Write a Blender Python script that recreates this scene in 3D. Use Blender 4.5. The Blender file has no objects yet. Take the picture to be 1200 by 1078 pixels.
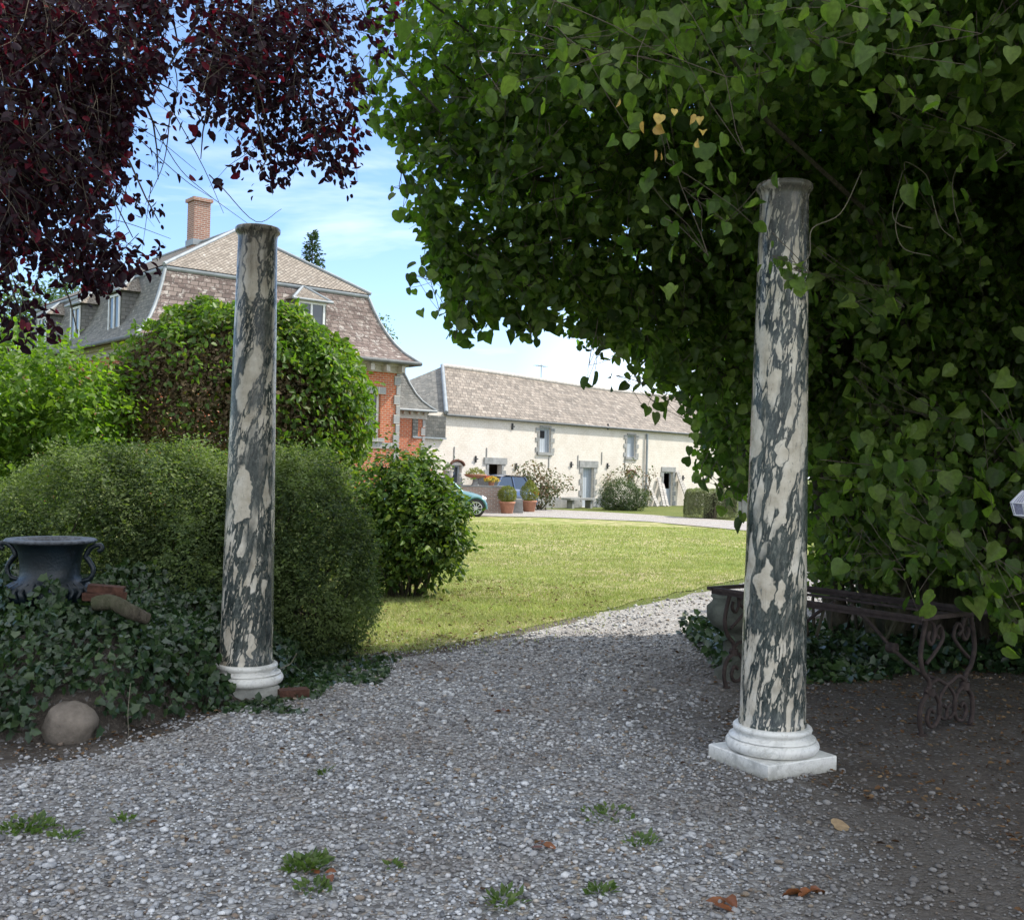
import bpy, math, random
import numpy as np
from mathutils import Matrix, Vector
random.seed(7); rng = np.random.default_rng(7)
R = math.radians
sc = bpy.context.scene
COL = sc.collection

# ------------------------------------------------------------------ camera
W0, H0, F0 = 1200., 1078., 1240.
EYE = np.array([0., 0., 1.6])
ROT = Matrix.Rotation(R(90) + math.atan(11 / F0), 3, 'X') @ Matrix.Rotation(R(1.45), 3, 'Z')
ROTN = np.array(ROT)
cd = bpy.data.cameras.new('camera'); cam = bpy.data.objects.new('camera', cd); COL.objects.link(cam)
cam.matrix_world = Matrix.Translation(Vector(EYE)) @ ROT.to_4x4()
cd.sensor_width = 36; cd.lens = 36 * F0 / W0; cd.clip_end = 3000; cd.clip_start = 0.05
sc.camera = cam

def ray(px, py):
    return ROTN @ np.array([(px - 600) / F0, -(py - 539) / F0, -1.])
def at(px, py, Y):
    d = ray(px, py); return EYE + d * (Y / d[1])
def gnd(px, py, z=0.):
    d = ray(px, py); return EYE + d * ((z - EYE[2]) / d[2])
def proj(P):
    q = (np.atleast_2d(P) - EYE) @ ROTN
    d = np.maximum(-q[:, 2], 1e-3)
    return np.stack([600 + F0 * q[:, 0] / d, 539 - F0 * q[:, 1] / d], 1), -q[:, 2]
def in_poly(p, poly):
    x, y = p[:, 0], p[:, 1]; ins = np.zeros(len(p), bool); n = len(poly)
    for i in range(n):
        x1, y1 = poly[i]; x2, y2 = poly[(i + 1) % n]
        if y1 == y2: continue
        c = ((y1 > y) != (y2 > y)) & (x < (x2 - x1) * (y - y1) / (y2 - y1) + x1)
        ins ^= c
    return ins

# ------------------------------------------------------------------ objects
def tag(o, label=None, cat=None, group=None, kind=None):
    if label: o['label'] = label
    if cat: o['category'] = cat
    if group: o['group'] = group
    if kind: o['kind'] = kind
    return o
def empty(name, loc=(0, 0, 0), rz=0):
    o = bpy.data.objects.new(name, None); COL.objects.link(o)
    o.location = loc; o.rotation_euler = (0, 0, rz); o.empty_display_size = .2
    return o
def link_mesh(name, me, mat, parent=None, smooth=False):
    if mat: me.materials.append(mat)
    if smooth: me.polygons.foreach_set('use_smooth', [True] * len(me.polygons))
    o = bpy.data.objects.new(name, me); COL.objects.link(o)
    if parent:
        o.parent = parent
        pm = parent_world(parent)
        o.matrix_parent_inverse = pm.inverted()
    return o
def parent_world(p):
    m = Matrix.Translation(p.location) @ p.rotation_euler.to_matrix().to_4x4()
    if p.parent: m = parent_world(p.parent) @ p.matrix_parent_inverse @ m
    return m
def mesh_np(name, V, Fs, mat, parent=None, smooth=False, local=False):
    """V (n,3); Fs (m,k) int array of equal-size faces"""
    V = np.asarray(V, np.float32); Fs = np.asarray(Fs, np.int32)
    me = bpy.data.meshes.new(name)
    me.vertices.add(len(V)); me.vertices.foreach_set('co', V.ravel())
    m, k = Fs.shape
    me.loops.add(m * k); me.loops.foreach_set('vertex_index', Fs.ravel())
    me.polygons.add(m)
    me.polygons.foreach_set('loop_start', np.arange(0, m * k, k, dtype=np.int32))
    me.polygons.foreach_set('loop_total', np.full(m, k, np.int32))
    me.update(calc_edges=True)
    o = link_mesh(name, me, mat, None, smooth)
    if parent:
        o.parent = parent
        if not local: o.matrix_parent_inverse = parent_world(parent).inverted()
    return o
def nrm(v):
    v = np.asarray(v, float); return v / (np.linalg.norm(v, axis=-1, keepdims=True) + 1e-9)

class MB:
    def __init__(s): s.v = []; s.f = []; s.uv = []; s.sm = []
    def face(s, pts, uvs=None, sm=False):
        i = len(s.v); s.v += [tuple(p) for p in pts]; s.f.append(list(range(i, i + len(pts))))
        if uvs is None:
            p = [np.array(q, float) for q in pts]
            u = nrm(p[1] - p[0]); n = nrm(np.cross(p[1] - p[0], p[-1] - p[0])); w = np.cross(n, u)
            uvs = [(float((q - p[0]) @ u), float((q - p[0]) @ w)) for q in p]
        s.uv += uvs; s.sm.append(sm); return s
    def box(s, c, d, rz=0., ax=None):
        """centre c, full dims d"""
        if ax is None: ax = np.array([[math.cos(rz), math.sin(rz), 0], [-math.sin(rz), math.cos(rz), 0], [0, 0, 1.]])
        c = np.array(c, float); h = [ax[i] * d[i] / 2 for i in range(3)]
        P = lambda a, b, e: c + a * h[0] + b * h[1] + e * h[2]
        s.face([P(-1,-1,-1), P(1,-1,-1), P(1,-1,1), P(-1,-1,1)]); s.face([P(1,-1,-1), P(1,1,-1), P(1,1,1), P(1,-1,1)])
        s.face([P(1,1,-1), P(-1,1,-1), P(-1,1,1), P(1,1,1)]); s.face([P(-1,1,-1), P(-1,-1,-1), P(-1,-1,1), P(-1,1,1)])
        s.face([P(-1,-1,1), P(1,-1,1), P(1,1,1), P(-1,1,1)]); s.face([P(-1,1,-1), P(1,1,-1), P(1,-1,-1), P(-1,-1,-1)])
        return s
    def grid(s, rows, closed=False, sm=True):
        """rows: list of equal-length point lists; shared verts"""
        rows = [[np.array(p, float) for p in r] for r in rows]
        n = len(rows[0]); i0 = len(s.v)
        for r in rows: s.v += [tuple(p) for p in r]
        vv = 0.
        for a in range(len(rows) - 1):
            dv = np.linalg.norm(rows[a + 1][n // 2] - rows[a][n // 2]); uu = 0.
            for b in range(n if closed else n - 1):
                b2 = (b + 1) % n; du = np.linalg.norm(rows[a][b2] - rows[a][b]) or np.linalg.norm(rows[a+1][b2] - rows[a+1][b])
                s.f.append([i0 + a * n + b, i0 + a * n + b2, i0 + (a + 1) * n + b2, i0 + (a + 1) * n + b])
                s.uv += [(uu, vv), (uu + du, vv), (uu + du, vv + dv), (uu, vv + dv)]; s.sm.append(sm); uu += du
            vv += dv
        return s
    def tube(s, pts, r, n=8, cap=True, flat=1.):
        pts = [np.array(p, float) for p in pts]; rr = r if hasattr(r, '__len__') else [r] * len(pts)
        up = np.array([.13, .31, .94]); rows = []
        for i, p in enumerate(pts):
            t = nrm(pts[min(i + 1, len(pts) - 1)] - pts[max(i - 1, 0)])
            a = np.cross(t, up)
            if np.linalg.norm(a) < .15: a = np.cross(t, [1, .2, 0])
            a = nrm(a); b = np.cross(t, a)
            if i and (a @ pa) < 0: a, b = -a, -b
            pa = a
            rows.append([p + rr[i] * (math.cos(q) * a + flat * math.sin(q) * b) for q in [2 * math.pi * k / n for k in range(n)]])
        s.grid(rows, closed=True)
        if cap:
            s.face(rows[0][::-1]); s.face(rows[-1])
        return s
    def lathe(s, c, prof, n=32, cap=True):
        """prof list of (r,z) bottom to top"""
        c = np.array(c, float)
        rows = [[c + [r * math.cos(q), r * math.sin(q), z] for q in [2 * math.pi * k / n for k in range(n)]] for r, z in prof]
        s.grid(rows, closed=True)
        if cap:
            if prof[0][0] > .001: s.face(rows[0][::-1])
            if prof[-1][0] > .001: s.face(rows[-1])
        return s
    def build(s, name, mat, parent=None):
        me = bpy.data.meshes.new(name); me.from_pydata(s.v, [], s.f); me.update()
        ul = me.uv_layers.new(name='uv'); ul.data.foreach_set('uv', np.array(s.uv, np.float32).ravel())
        me.polygons.foreach_set('use_smooth', s.sm)
        return link_mesh(name, me, mat, parent)

def bez(p0, p1, p2, p3, n=10):
    p0, p1, p2, p3 = map(lambda a: np.array(a, float), (p0, p1, p2, p3))
    return [(1-t)**3*p0 + 3*(1-t)**2*t*p1 + 3*(1-t)*t*t*p2 + t**3*p3 for t in np.linspace(0, 1, n)]
def crom(P, n=6):
    P = [np.array(p, float) for p in P]; Q = [2*P[0]-P[1]] + P + [2*P[-1]-P[-2]]; out = []
    for i in range(1, len(Q) - 2):
        for t in np.linspace(0, 1, n, endpoint=False):
            a, b, c, d = Q[i-1:i+3]
            out.append(.5*((2*b)+(c-a)*t+(2*a-5*b+4*c-d)*t*t+(3*b-a-3*c+d)*t**3))
    return out + [P[-1]]

# ------------------------------------------------------------------ materials
class NT:
    def __init__(s, name):
        s.m = bpy.data.materials.new(name); s.m.use_nodes = True; s.t = s.m.node_tree; s.t.nodes.clear()
        s.out = s.n('ShaderNodeOutputMaterial')
    def n(s, typ, **kw):
        nd = s.t.nodes.new(typ)
        for k, v in kw.items(): setattr(nd, k, v)
        return nd
    def l(s, a, b): s.t.links.new(a, b)
    def set(s, sock, v):
        if isinstance(v, bpy.types.NodeSocket): s.l(v, sock)
        elif isinstance(v, (tuple, list)) and len(v) == 3 and sock.type == 'RGBA': sock.default_value = (*v, 1)
        else: sock.default_value = v
    def noise(s, vec, scale, detail=4, rough=.6, dist=0., out='Fac'):
        n = s.n('ShaderNodeTexNoise'); s.l(vec, n.inputs['Vector']); n.inputs['Scale'].default_value = scale
        n.inputs['Detail'].default_value = detail; n.inputs['Roughness'].default_value = rough; n.inputs['Distortion'].default_value = dist
        return n.outputs[out]
    def vor(s, vec, scale, feature='F1', out='Distance', rnd=1.):
        n = s.n('ShaderNodeTexVoronoi', feature=feature); s.l(vec, n.inputs['Vector']); n.inputs['Scale'].default_value = scale
        n.inputs['Randomness'].default_value = rnd
        return n.outputs[out]
    def ramp(s, fac, stops, interp='LINEAR'):
        r = s.n('ShaderNodeValToRGB'); r.color_ramp.interpolation = interp; e = r.color_ramp.elements
        while len(e) > 1: e.remove(e[-1])
        for i, (p, c) in enumerate(stops):
            el = e[0] if i == 0 else e.new(p)
            el.position = p; el.color = (*c, 1) if hasattr(c, '__len__') else (c, c, c, 1)
        s.l(fac, r.inputs[0]); return r.outputs[0]
    def mix(s, f, a, b, mode='MIX'):
        m = s.n('ShaderNodeMix', data_type='RGBA', blend_type=mode)
        s.set(m.inputs[0], f); s.set(m.inputs[6], a); s.set(m.inputs[7], b); return m.outputs[2]
    def math(s, op, a, b=0., c=0., clamp=False):
        m = s.n('ShaderNodeMath', operation=op, use_clamp=clamp)
        s.set(m.inputs[0], a); s.set(m.inputs[1], b); s.set(m.inputs[2], c); return m.outputs[0]
    def vmath(s, op, a, b=(0, 0, 0)):
        m = s.n('ShaderNodeVectorMath', operation=op); s.set(m.inputs[0], a); s.set(m.inputs[1], b); return m.outputs[0]
    def sep(s, v):
        x = s.n('ShaderNodeSeparateXYZ'); s.l(v, x.inputs[0]); return x.outputs
    def comb(s, x, y, z):
        c = s.n('ShaderNodeCombineXYZ'); s.set(c.inputs[0], x); s.set(c.inputs[1], y); s.set(c.inputs[2], z); return c.outputs[0]
    def bump(s, h, strength=.5, dist=.02, nrm=None):
        b = s.n('ShaderNodeBump'); b.inputs['Strength'].default_value = strength; b.inputs['Distance'].default_value = dist
        s.l(h, b.inputs['Height']);
        if nrm: s.l(nrm, b.inputs['Normal'])
        return b.outputs[0]
    def coord(s, o='Object'): return s.n('ShaderNodeTexCoord').outputs[o]
    def pos(s): return s.n('ShaderNodeNewGeometry').outputs['Position']
    def isl(s): return s.n('ShaderNodeNewGeometry').outputs['Random Per Island']
    def pbr(s, col, rough=.8, normal=None, spec=.5, metal=0., coat=0.):
        p = s.n('ShaderNodeBsdfPrincipled'); s.set(p.inputs['Base Color'], col); s.set(p.inputs['Roughness'], rough)
        s.set(p.inputs['Specular IOR Level'], spec); s.set(p.inputs['Metallic'], metal); p.inputs['Coat Weight'].default_value = coat
        if normal: s.l(normal, p.inputs['Normal'])
        return p
    def done(s, sh): s.l(sh.outputs[0] if hasattr(sh, 'outputs') else sh, s.out.inputs[0]); return s.m

def simple(name, col, rough=.7, var=.25, scale=6., metal=0., spec=.5, bump=.3, coat=0., fine=60.):
    t = NT(name); c = t.coord('Object'); a = t.noise(c, scale, 5, .65)
    lo = tuple(x * (1 - var) for x in col); hi = tuple(min(1, x * (1 + var)) for x in col)
    colr = t.ramp(a, [(.3, lo), (.7, hi)]); b = t.noise(c, fine, 3, .6)
    return t.done(t.pbr(colr, rough, t.bump(b, bump, .005), spec, metal, coat))

def leafmat(name, cols, trans=.4, tcol=None, rough=.45, spec=.35, patch=None, accent=None):
    """cols: darker..lighter; random per leaf"""
    t = NT(name); r = t.isl()
    c = t.ramp(r, [(i / max(1, len(cols) - 1), k) for i, k in enumerate(cols)] if not accent else [(i * .86 / (len(cols) - 1), k) for i, k in enumerate(cols)] + [(.93, accent)])
    big = t.noise(t.pos(), 1.3, 3, .6)
    c = t.mix(1., c, t.ramp(big, [(.3, .72), (.7, 1.25)]), 'MULTIPLY')
    c = t.mix(1., c, t.ramp(t.noise(t.pos(), 45., 2, .6), [(.35, .82), (.65, 1.15)]), 'MULTIPLY')
    if patch: c = t.mix(t.ramp(t.noise(t.pos(), patch[1], 3, .6), [(patch[2], 0), (patch[2] + .12, 1)]), c, patch[0])
    p = t.pbr(c, rough, None, spec)
    tr = t.n('ShaderNodeBsdfTranslucent')
    tc = t.mix(1., c, tcol if tcol else (1.5, 1.9, .6), 'MULTIPLY'); t.l(tc, tr.inputs[0])
    m = t.n('ShaderNodeMixShader'); m.inputs[0].default_value = trans; t.l(p.outputs[0], m.inputs[1]); t.l(tr.outputs[0], m.inputs[2])
    return t.done(m)

M = {}
M['linden'] = leafmat('linden_leaf', [(.04,.07,.017), (.068,.115,.025), (.10,.16,.038), (.165,.225,.05), (.13,.165,.065)], .55, (1.7, 2.2, .5))
M['yellow_leaf'] = leafmat('yellow_leaf', [(.48,.34,.08), (.60,.45,.11), (.50,.32,.09)], .35, (1.2, 1., .6))
M['purple'] = leafmat('purple_leaf', [(.010,.007,.012), (.016,.008,.014), (.022,.010,.016), (.018,.009,.014), (.016,.009,.014)], .36, (4.2, 1., 1.6), .45, .25, None, (.095,.012,.024))
M['dome'] = leafmat('dome_leaf', [(.05,.11,.02), (.08,.15,.025), (.12,.20,.03), (.07,.13,.03), (.16,.18,.03)], .45, (1.6, 1.8, .45))
M['bright'] = leafmat('bright_leaf', [(.06,.13,.02), (.10,.18,.025), (.14,.22,.03), (.09,.16,.03)], .5, (1.7, 1.9, .4))
M['yew'] = leafmat('yew_leaf', [(.038,.064,.028), (.06,.095,.036), (.09,.13,.048), (.17,.21,.075)], .35, (1.6, 1.8, .6), .6, .2, ((.15,.20,.075), 1.5, .49))  # lighter noise patches: yellow-green tips, and sun speckles put into the colour
M['laurel'] = leafmat('laurel_leaf', [(.03,.07,.015), (.05,.10,.02), (.09,.15,.03), (.14,.19,.03)], .35, (1.7, 1.8, .5), .5, .3)
M['ivy'] = leafmat('ivy_leaf', [(.018,.042,.018), (.027,.058,.022), (.038,.075,.026), (.06,.10,.032)], .22, (1.4, 1.7, .7), .35, .5)
M['far_leaf'] = leafmat('far_leaf', [(.04,.08,.03), (.07,.12,.04), (.09,.14,.05)], .35)
M['fir'] = leafmat('fir_needles', [(.03,.06,.03), (.045,.08,.04), (.06,.09,.05)], .2)
M['box_leaf'] = leafmat('box_leaf', [(.12,.15,.025), (.18,.21,.035), (.24,.25,.045)], .3, (1.4, 1.5, .5))
M['box_dark'] = leafmat('box_dark_leaf', [(.04,.07,.03), (.06,.095,.035), (.09,.12,.045)], .3, (1.4, 1.5, .5))
M['pinkish'] = leafmat('shrub_leaf', [(.06,.10,.04), (.09,.12,.05), (.22,.14,.11), (.12,.14,.07)], .3, (1.4, 1.4, .6))
M['weed'] = leafmat('weed_leaf', [(.06,.10,.03), (.10,.15,.04), (.14,.18,.06)], .35)
M['brown_twigs'] = leafmat('dry_twigs', [(.08,.058,.034), (.13,.09,.052), (.19,.14,.08), (.07,.07,.03)], .15, (1.2, 1., .6), .8)
M['litter'] = leafmat('dry_leaf', [(.06,.035,.02), (.11,.06,.03), (.17,.10,.05), (.22,.15,.08), (.05,.03,.02)], .1, (1.1, .9, .6), .8, .2)
M['grassblade'] = leafmat('grass_blade', [(.22,.29,.08), (.30,.35,.11), (.42,.41,.20), (.20,.29,.07), (.52,.46,.28)], .3, (1.2, 1.3, .6), .7, .2)
M['redflower'] = leafmat('red_flower', [(.5,.04,.03), (.65,.08,.06)], .3, (1.2, .9, .9))
M['yellowflower'] = leafmat('yellow_flower', [(.6,.45,.04), (.7,.5,.08)], .3, (1.1, 1., .7))

def bark():
    t = NT('bark'); c = t.coord(); s = t.sep(c); v = t.comb(t.math('MULTIPLY', s[0], 1.), s[1], t.math('MULTIPLY', s[2], .2))
    a = t.noise(v, 26, 6, .7); m = t.noise(c, 2.2, 3, .6)
    col = t.ramp(a, [(.3, (.035,.03,.024)), (.55, (.10,.085,.065)), (.75, (.16,.14,.11))])
    col = t.mix(t.ramp(m, [(.45, 0), (.65, .6)]), col, (.07,.085,.04))
    return t.done(t.pbr(col, .95, t.bump(a, .9, .03), .2))
M['bark'] = bark()
M['twig'] = simple('twig_bark', (.10,.08,.06), .9, .3)
M['twig_pale'] = simple('pale_twig', (.17,.15,.11), .9, .3)

def breccia(name, seed, light, extra=(), zs=1., tilt=-.2, toplight=0.):
    """marble: pale clasts drawn out vertically in a dark grey-green matrix"""
    t = NT(name); c0 = t.coord('Object'); c = t.vmath('ADD', c0, (seed, seed * 1.7, seed * .6)); s = t.sep(c); s0 = t.sep(c0)
    def warped(sx, sz, wscale, wamp):
        w = t.noise(t.comb(s[0], s[1], t.math('MULTIPLY', s[2], .4)), wscale, 4, .55, 0., 'Color')
        w = t.vmath('SUBTRACT', w, (.5, .5, .5)); w = t.vmath('MULTIPLY', w, (wamp, wamp, wamp * 3.))
        qs = t.sep(t.vmath('ADD', c, w)); x = t.math('ADD', qs[0], t.math('MULTIPLY', qs[2], tilt))
        return t.comb(t.math('MULTIPLY', x, sx), t.math('MULTIPLY', qs[1], sx), t.math('MULTIPLY', qs[2], sz * zs))
    hgt = t.math('DIVIDE', s0[2], 3.2)
    more = t.math('MULTIPLY', t.ramp(hgt, [(.30, 0), (.62, 1.)]), toplight)
    def clasts(v, keep, edge, soft=.05):
        e = t.vor(v, 1., 'DISTANCE_TO_EDGE', 'Distance'); rc = t.sep(t.vor(v, 1., 'F1', 'Color'))
        on = t.math('LESS_THAN', rc[0], t.math('ADD', more, keep))
        thr = t.math('ADD', t.math('MULTIPLY', rc[1], edge), .03)
        m = t.n('ShaderNodeMapRange', interpolation_type='SMOOTHSTEP'); t.l(e, m.inputs[0]); t.l(thr, m.inputs[1])
        t.l(t.math('ADD', thr, soft), m.inputs[2]); return t.math('MULTIPLY', m.outputs[0], on)
    A = clasts(warped(9., 2.0, 5., .16), light * .62, .14)
    B = clasts(warped(19., 4.4, 7., .085), light * .95, .16, .06)
    Cc = clasts(warped(52., 12., 16., .055), light * .95, .25, .1)
    D = clasts(warped(110., 26., 30., .03), light * .8, .3, .15)
    f = t.math('MAXIMUM', t.math('MAXIMUM', A, B), t.math('MAXIMUM', Cc, t.math('MULTIPLY', D, .8)))
    zone = t.ramp(t.noise(t.comb(s[0], s[1], t.math('MULTIPLY', s[2], .5)), 4.2, 3, .6), [(.40, .1), (.52, 1)])
    f = t.math('MULTIPLY', f, t.math('MAXIMUM', zone, t.math('MULTIPLY', A, .9)))
    wn = t.sep(t.noise(c0, 13., 2, .5, 0., 'Color'))
    for (x, z, hw, hh, p) in extra:
        dx = t.math('DIVIDE', t.math('ABSOLUTE', t.math('ADD', t.math('SUBTRACT', s0[0], x), t.math('MULTIPLY', t.math('SUBTRACT', wn[0], .5), .09))), hw)
        dz = t.math('DIVIDE', t.math('ABSOLUTE', t.math('ADD', t.math('SUBTRACT', s0[2], z), t.math('MULTIPLY', t.math('SUBTRACT', wn[1], .5), .20))), hh)
        d = t.math('ADD', t.math('POWER', dx, p), t.math('POWER', dz, p))
        front = t.math('LESS_THAN', s0[1], 0.)
        f = t.math('MULTIPLY', f, t.math('SUBTRACT', 1., t.math('MULTIPLY', t.ramp(t.math('DIVIDE', d, 2.), [(.55, .9), (.72, 0)]), front)))
        f = t.math('MAXIMUM', f, t.math('MULTIPLY', t.ramp(d, [(.85, 1), (1., 0)]), front))
    vein = t.noise(warped(34., 5., 8., .12), 1.6, 6, .75)
    dark = t.ramp(vein, [(.34, (.016,.022,.022)), (.48, (.036,.046,.044)), (.58, (.075,.088,.082)), (.70, (.19,.20,.175))])
    lc = t.ramp(t.noise(c, 9., 4, .6), [(.3, (.40,.35,.27)), (.5, (.55,.50,.41)), (.7, (.66,.62,.54))])
    lc = t.mix(t.ramp(t.noise(warped(44., 8., 10., .09), 1.5, 6, .8), [(.57, 0), (.63, .85)]), lc, (.13,.14,.125))
    lc = t.mix(t.ramp(t.noise(c, 120., 3, .7), [(.60, 0), (.70, .35)]), lc, (.28,.24,.18))
    col = t.mix(f, dark, lc)
    st = t.noise(t.comb(t.math('MULTIPLY', s0[0], 22.), t.math('MULTIPLY', s0[1], 22.), t.math('MULTIPLY', s0[2], 1.6)), 1., 5, .7)
    topm = t.ramp(hgt, [(.86, 0), (.99, .85)])
    col = t.mix(t.math('MULTIPLY', topm, t.ramp(st, [(.35, .25), (.6, 1)])), col, (.10,.085,.07))
    col = t.mix(t.ramp(st, [(.56, 0), (.72, .4)]), col, (.15,.135,.11))
    sp = t.noise(c, 260., 2, .5); rough = t.ramp(t.noise(c, 30, 4, .6), [(.35, .2), (.7, .42)])
    return t.done(t.pbr(col, rough, t.bump(sp, .12, .002), .35))
def white_marble():
    t = NT('white_marble'); c = t.coord(); v = t.noise(c, 7, 6, .7, 1.2); f = t.noise(c, 40, 5, .7)
    col = t.ramp(v, [(.36, (.50,.50,.47)), (.5, (.74,.73,.69)), (.7, (.80,.79,.74))])
    col = t.mix(t.ramp(f, [(.55, 0), (.72, .55)]), col, (.30,.28,.22))
    z = t.sep(c)[2]
    col = t.mix(t.ramp(t.math('ADD', z, t.math('MULTIPLY', f, .12)), [(.05, .8), (.13, 0)]), col, (.20,.19,.14))
    return t.done(t.pbr(col, t.ramp(f, [(.4, .3), (.7, .6)]), t.bump(f, .25, .004), .5))
M['white_marble'] = white_marble()

def roofmat(name, cols, bw, rh, streak=.3, lichen=(.42,.40,.36), lich=.62, gap=.35):
    t = NT(name); uv = t.coord('UV'); b = t.n('ShaderNodeTexBrick'); t.l(uv, b.inputs['Vector'])
    b.inputs['Scale'].default_value = 1.; b.inputs['Brick Width'].default_value = bw; b.inputs['Row Height'].default_value = rh
    b.inputs['Mortar Size'].default_value = .012; b.inputs['Mortar Smooth'].default_value = .3; b.inputs['Bias'].default_value = 0
    b.inputs['Color1'].default_value = (0, 0, 0, 1); b.inputs['Color2'].default_value = (1, 1, 1, 1); b.inputs['Mortar'].default_value = (.5, .5, .5, 1)
    cell = t.sep(b.outputs['Color'])[0]
    n1 = t.noise(uv, 1.1, 5, .65); n2 = t.noise(uv, 7., 4, .7)
    f = t.math('ADD', t.math('MULTIPLY', cell, .45), t.math('MULTIPLY', n2, .55))
    col = t.ramp(f, [(.15 + .7 * i / (len(cols) - 1), c) for i, c in enumerate(cols)])
    col = t.mix(t.ramp(n1, [(.35, 0), (.7, streak)]), col, cols[-1])
    col = t.mix(t.ramp(t.noise(uv, 4., 5, .75), [(lich, 0), (lich + .08, .8)]), col, lichen)
    col = t.mix(t.math('MULTIPLY', b.outputs['Fac'], gap), col, (.05,.045,.04))
    row = t.math('FRACT', t.math('DIVIDE', t.sep(uv)[1], rh))
    h = t.math('ADD', t.math('MULTIPLY', t.math('SUBTRACT', 1., row), 1.), t.math('MULTIPLY', cell, .5))
    return t.done(t.pbr(col, .85, t.bump(h, .9, .03), .25))
M['tan_shingle'] = roofmat('tan_roof_shingle', [(.11,.096,.082), (.18,.155,.13), (.235,.205,.175), (.30,.27,.23)], .18, .10, .3, (.42,.40,.36), .56, .7)
M['mauve_slate'] = roofmat('mauve_slate', [(.07,.055,.052), (.135,.10,.092), (.20,.155,.14), (.29,.25,.225)], .26, .16, .2, (.46,.43,.40), .53, .85)
M['grey_slate'] = roofmat('grey_slate', [(.08,.085,.085), (.13,.135,.13), (.18,.18,.17), (.24,.23,.21)], .22, .12, .2, (.40,.40,.38), .58, .5)
M['barn_tile'] = roofmat('barn_roof_tile', [(.08,.07,.06), (.15,.13,.11), (.215,.185,.155), (.29,.255,.22)], .3, .26, .3, (.46,.43,.38), .57, 1.)
def brickmat(name, c1, c2, mort, bw=.22, rh=.075, ms=.012, dirt=(.2,.18,.15), dirtf=.25, bmp=.5):
    t = NT(name); uv = t.coord('UV'); b = t.n('ShaderNodeTexBrick'); t.l(uv, b.inputs['Vector'])
    b.inputs['Scale'].default_value = 1.; b.inputs['Brick Width'].default_value = bw; b.inputs['Row Height'].default_value = rh
    b.inputs['Mortar Size'].default_value = ms; b.inputs['Mortar Smooth'].default_value = .4
    for k, c in (('Color1', c1), ('Color2', c2), ('Mortar', mort)): b.inputs[k].default_value = (*c, 1)
    n = t.noise(uv, 1.3, 6, .7); f = t.noise(uv, 18., 4, .7)
    col = t.mix(t.ramp(n, [(.45, 0), (.75, dirtf)]), b.outputs['Color'], dirt)
    col = t.mix(1., col, t.ramp(f, [(.3, .8), (.7, 1.12)]), 'MULTIPLY')
    h = t.math('ADD', t.math('SUBTRACT', 1., b.outputs['Fac']), t.math('MULTIPLY', f, .4))
    return t.done(t.pbr(col, .9, t.bump(h, bmp, .012), .2))
M['red_brick'] = brickmat('red_brick', (.48,.13,.055), (.36,.09,.045), (.42,.33,.25))
M['chimney_brick'] = brickmat('chimney_brick', (.33,.17,.12), (.24,.12,.09), (.42,.38,.34))
M['garden_brick'] = brickmat('weathered_brick', (.36,.22,.17), (.26,.17,.14), (.42,.39,.35), .22, .07, .016, (.35,.33,.3), .7)
M['barn_wall'] = brickmat('limewashed_brick', (.66,.62,.56), (.625,.585,.525), (.585,.54,.48), .24, .085, .012, (.44,.38,.30), .5, .25)
M['bluestone'] = brickmat('bluestone_block', (.27,.275,.28), (.36,.36,.355), (.5,.48,.43), .55, .28, .015, (.45,.43,.4), .5)
M['stone'] = simple('pale_stone', (.40,.38,.35), .9, .25, 5)
M['greystone'] = simple('grey_stone', (.25,.255,.25), .9, .3, 4)
M['zinc'] = simple('zinc_trim', (.22,.25,.27), .5, .2, 3, 0., .5)
M['white_paint'] = simple('white_paint', (.62,.64,.64), .5, .12)
def planks(name, a, b_):
    t = NT(name); uv = t.coord('UV'); s = t.sep(uv); x = t.math('DIVIDE', s[0], .14); cell = t.math('FLOOR', x)
    w = t.n('ShaderNodeTexWhiteNoise', noise_dimensions='1D'); t.l(cell, w.inputs['W'])
    g = t.noise(t.comb(t.math('MULTIPLY', s[0], 40.), t.math('MULTIPLY', s[1], 2.), 0.), 1., 4, .7)
    col = t.mix(t.math('ADD', t.math('MULTIPLY', w.outputs[0], .5), t.math('MULTIPLY', g, .5)), a, b_)
    fr = t.math('FRACT', x); gap = t.math('LESS_THAN', fr, .1)
    col = t.mix(gap, col, tuple(q * .25 for q in a))
    return t.done(t.pbr(col, .8, None, .3))
M['door_paint'] = planks('blue_grey_planks', (.27,.31,.36), (.42,.46,.50))
M['old_board'] = planks('weathered_boards', (.30,.28,.26), (.46,.44,.41))
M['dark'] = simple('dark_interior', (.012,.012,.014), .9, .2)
def glass():
    t = NT('window_glass'); return t.done(t.pbr((.03,.04,.05), .08, None, .8))
M['glass'] = glass()
M['terracotta'] = simple('terracotta', (.36,.17,.105), .85, .2, 9)
M['iron_black'] = simple('black_iron', (.02,.02,.02), .6, .3)
M['rusty'] = simple('rusty_iron', (.050,.036,.032), .8, .5, 22, .3, .4, .6)
M['urn_blue'] = simple('blue_black_cast_iron', (.005,.013,.020), .45, .5, 7, .2, .6, .7, .1)
M['urn_rim'] = simple('worn_urn_rim', (.07,.08,.095), .5, .8, 40, .1, .6, .8)
M['rock'] = simple('field_stone', (.17,.145,.12), .9, .45, 9, 0., .3, .8)
M['old_brick'] = simple('broken_brick', (.085,.042,.030), .9, .45, 30, 0., .2, .8)
M['mossy_stone'] = simple('mossy_stone', (.10,.105,.085), .95, .5, 7, 0., .2, .8)
M['car_teal'] = simple('teal_car_paint', (.05,.17,.19), .25, .03, 1, .2, .6, .0, 1.)
M['car_blue'] = simple('dark_blue_car_paint', (.05,.08,.16), .25, .03, 1, .2, .6, .0, 1.)
M['tyre'] = simple('tyre_rubber', (.02,.02,.02), .8, .2)
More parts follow.
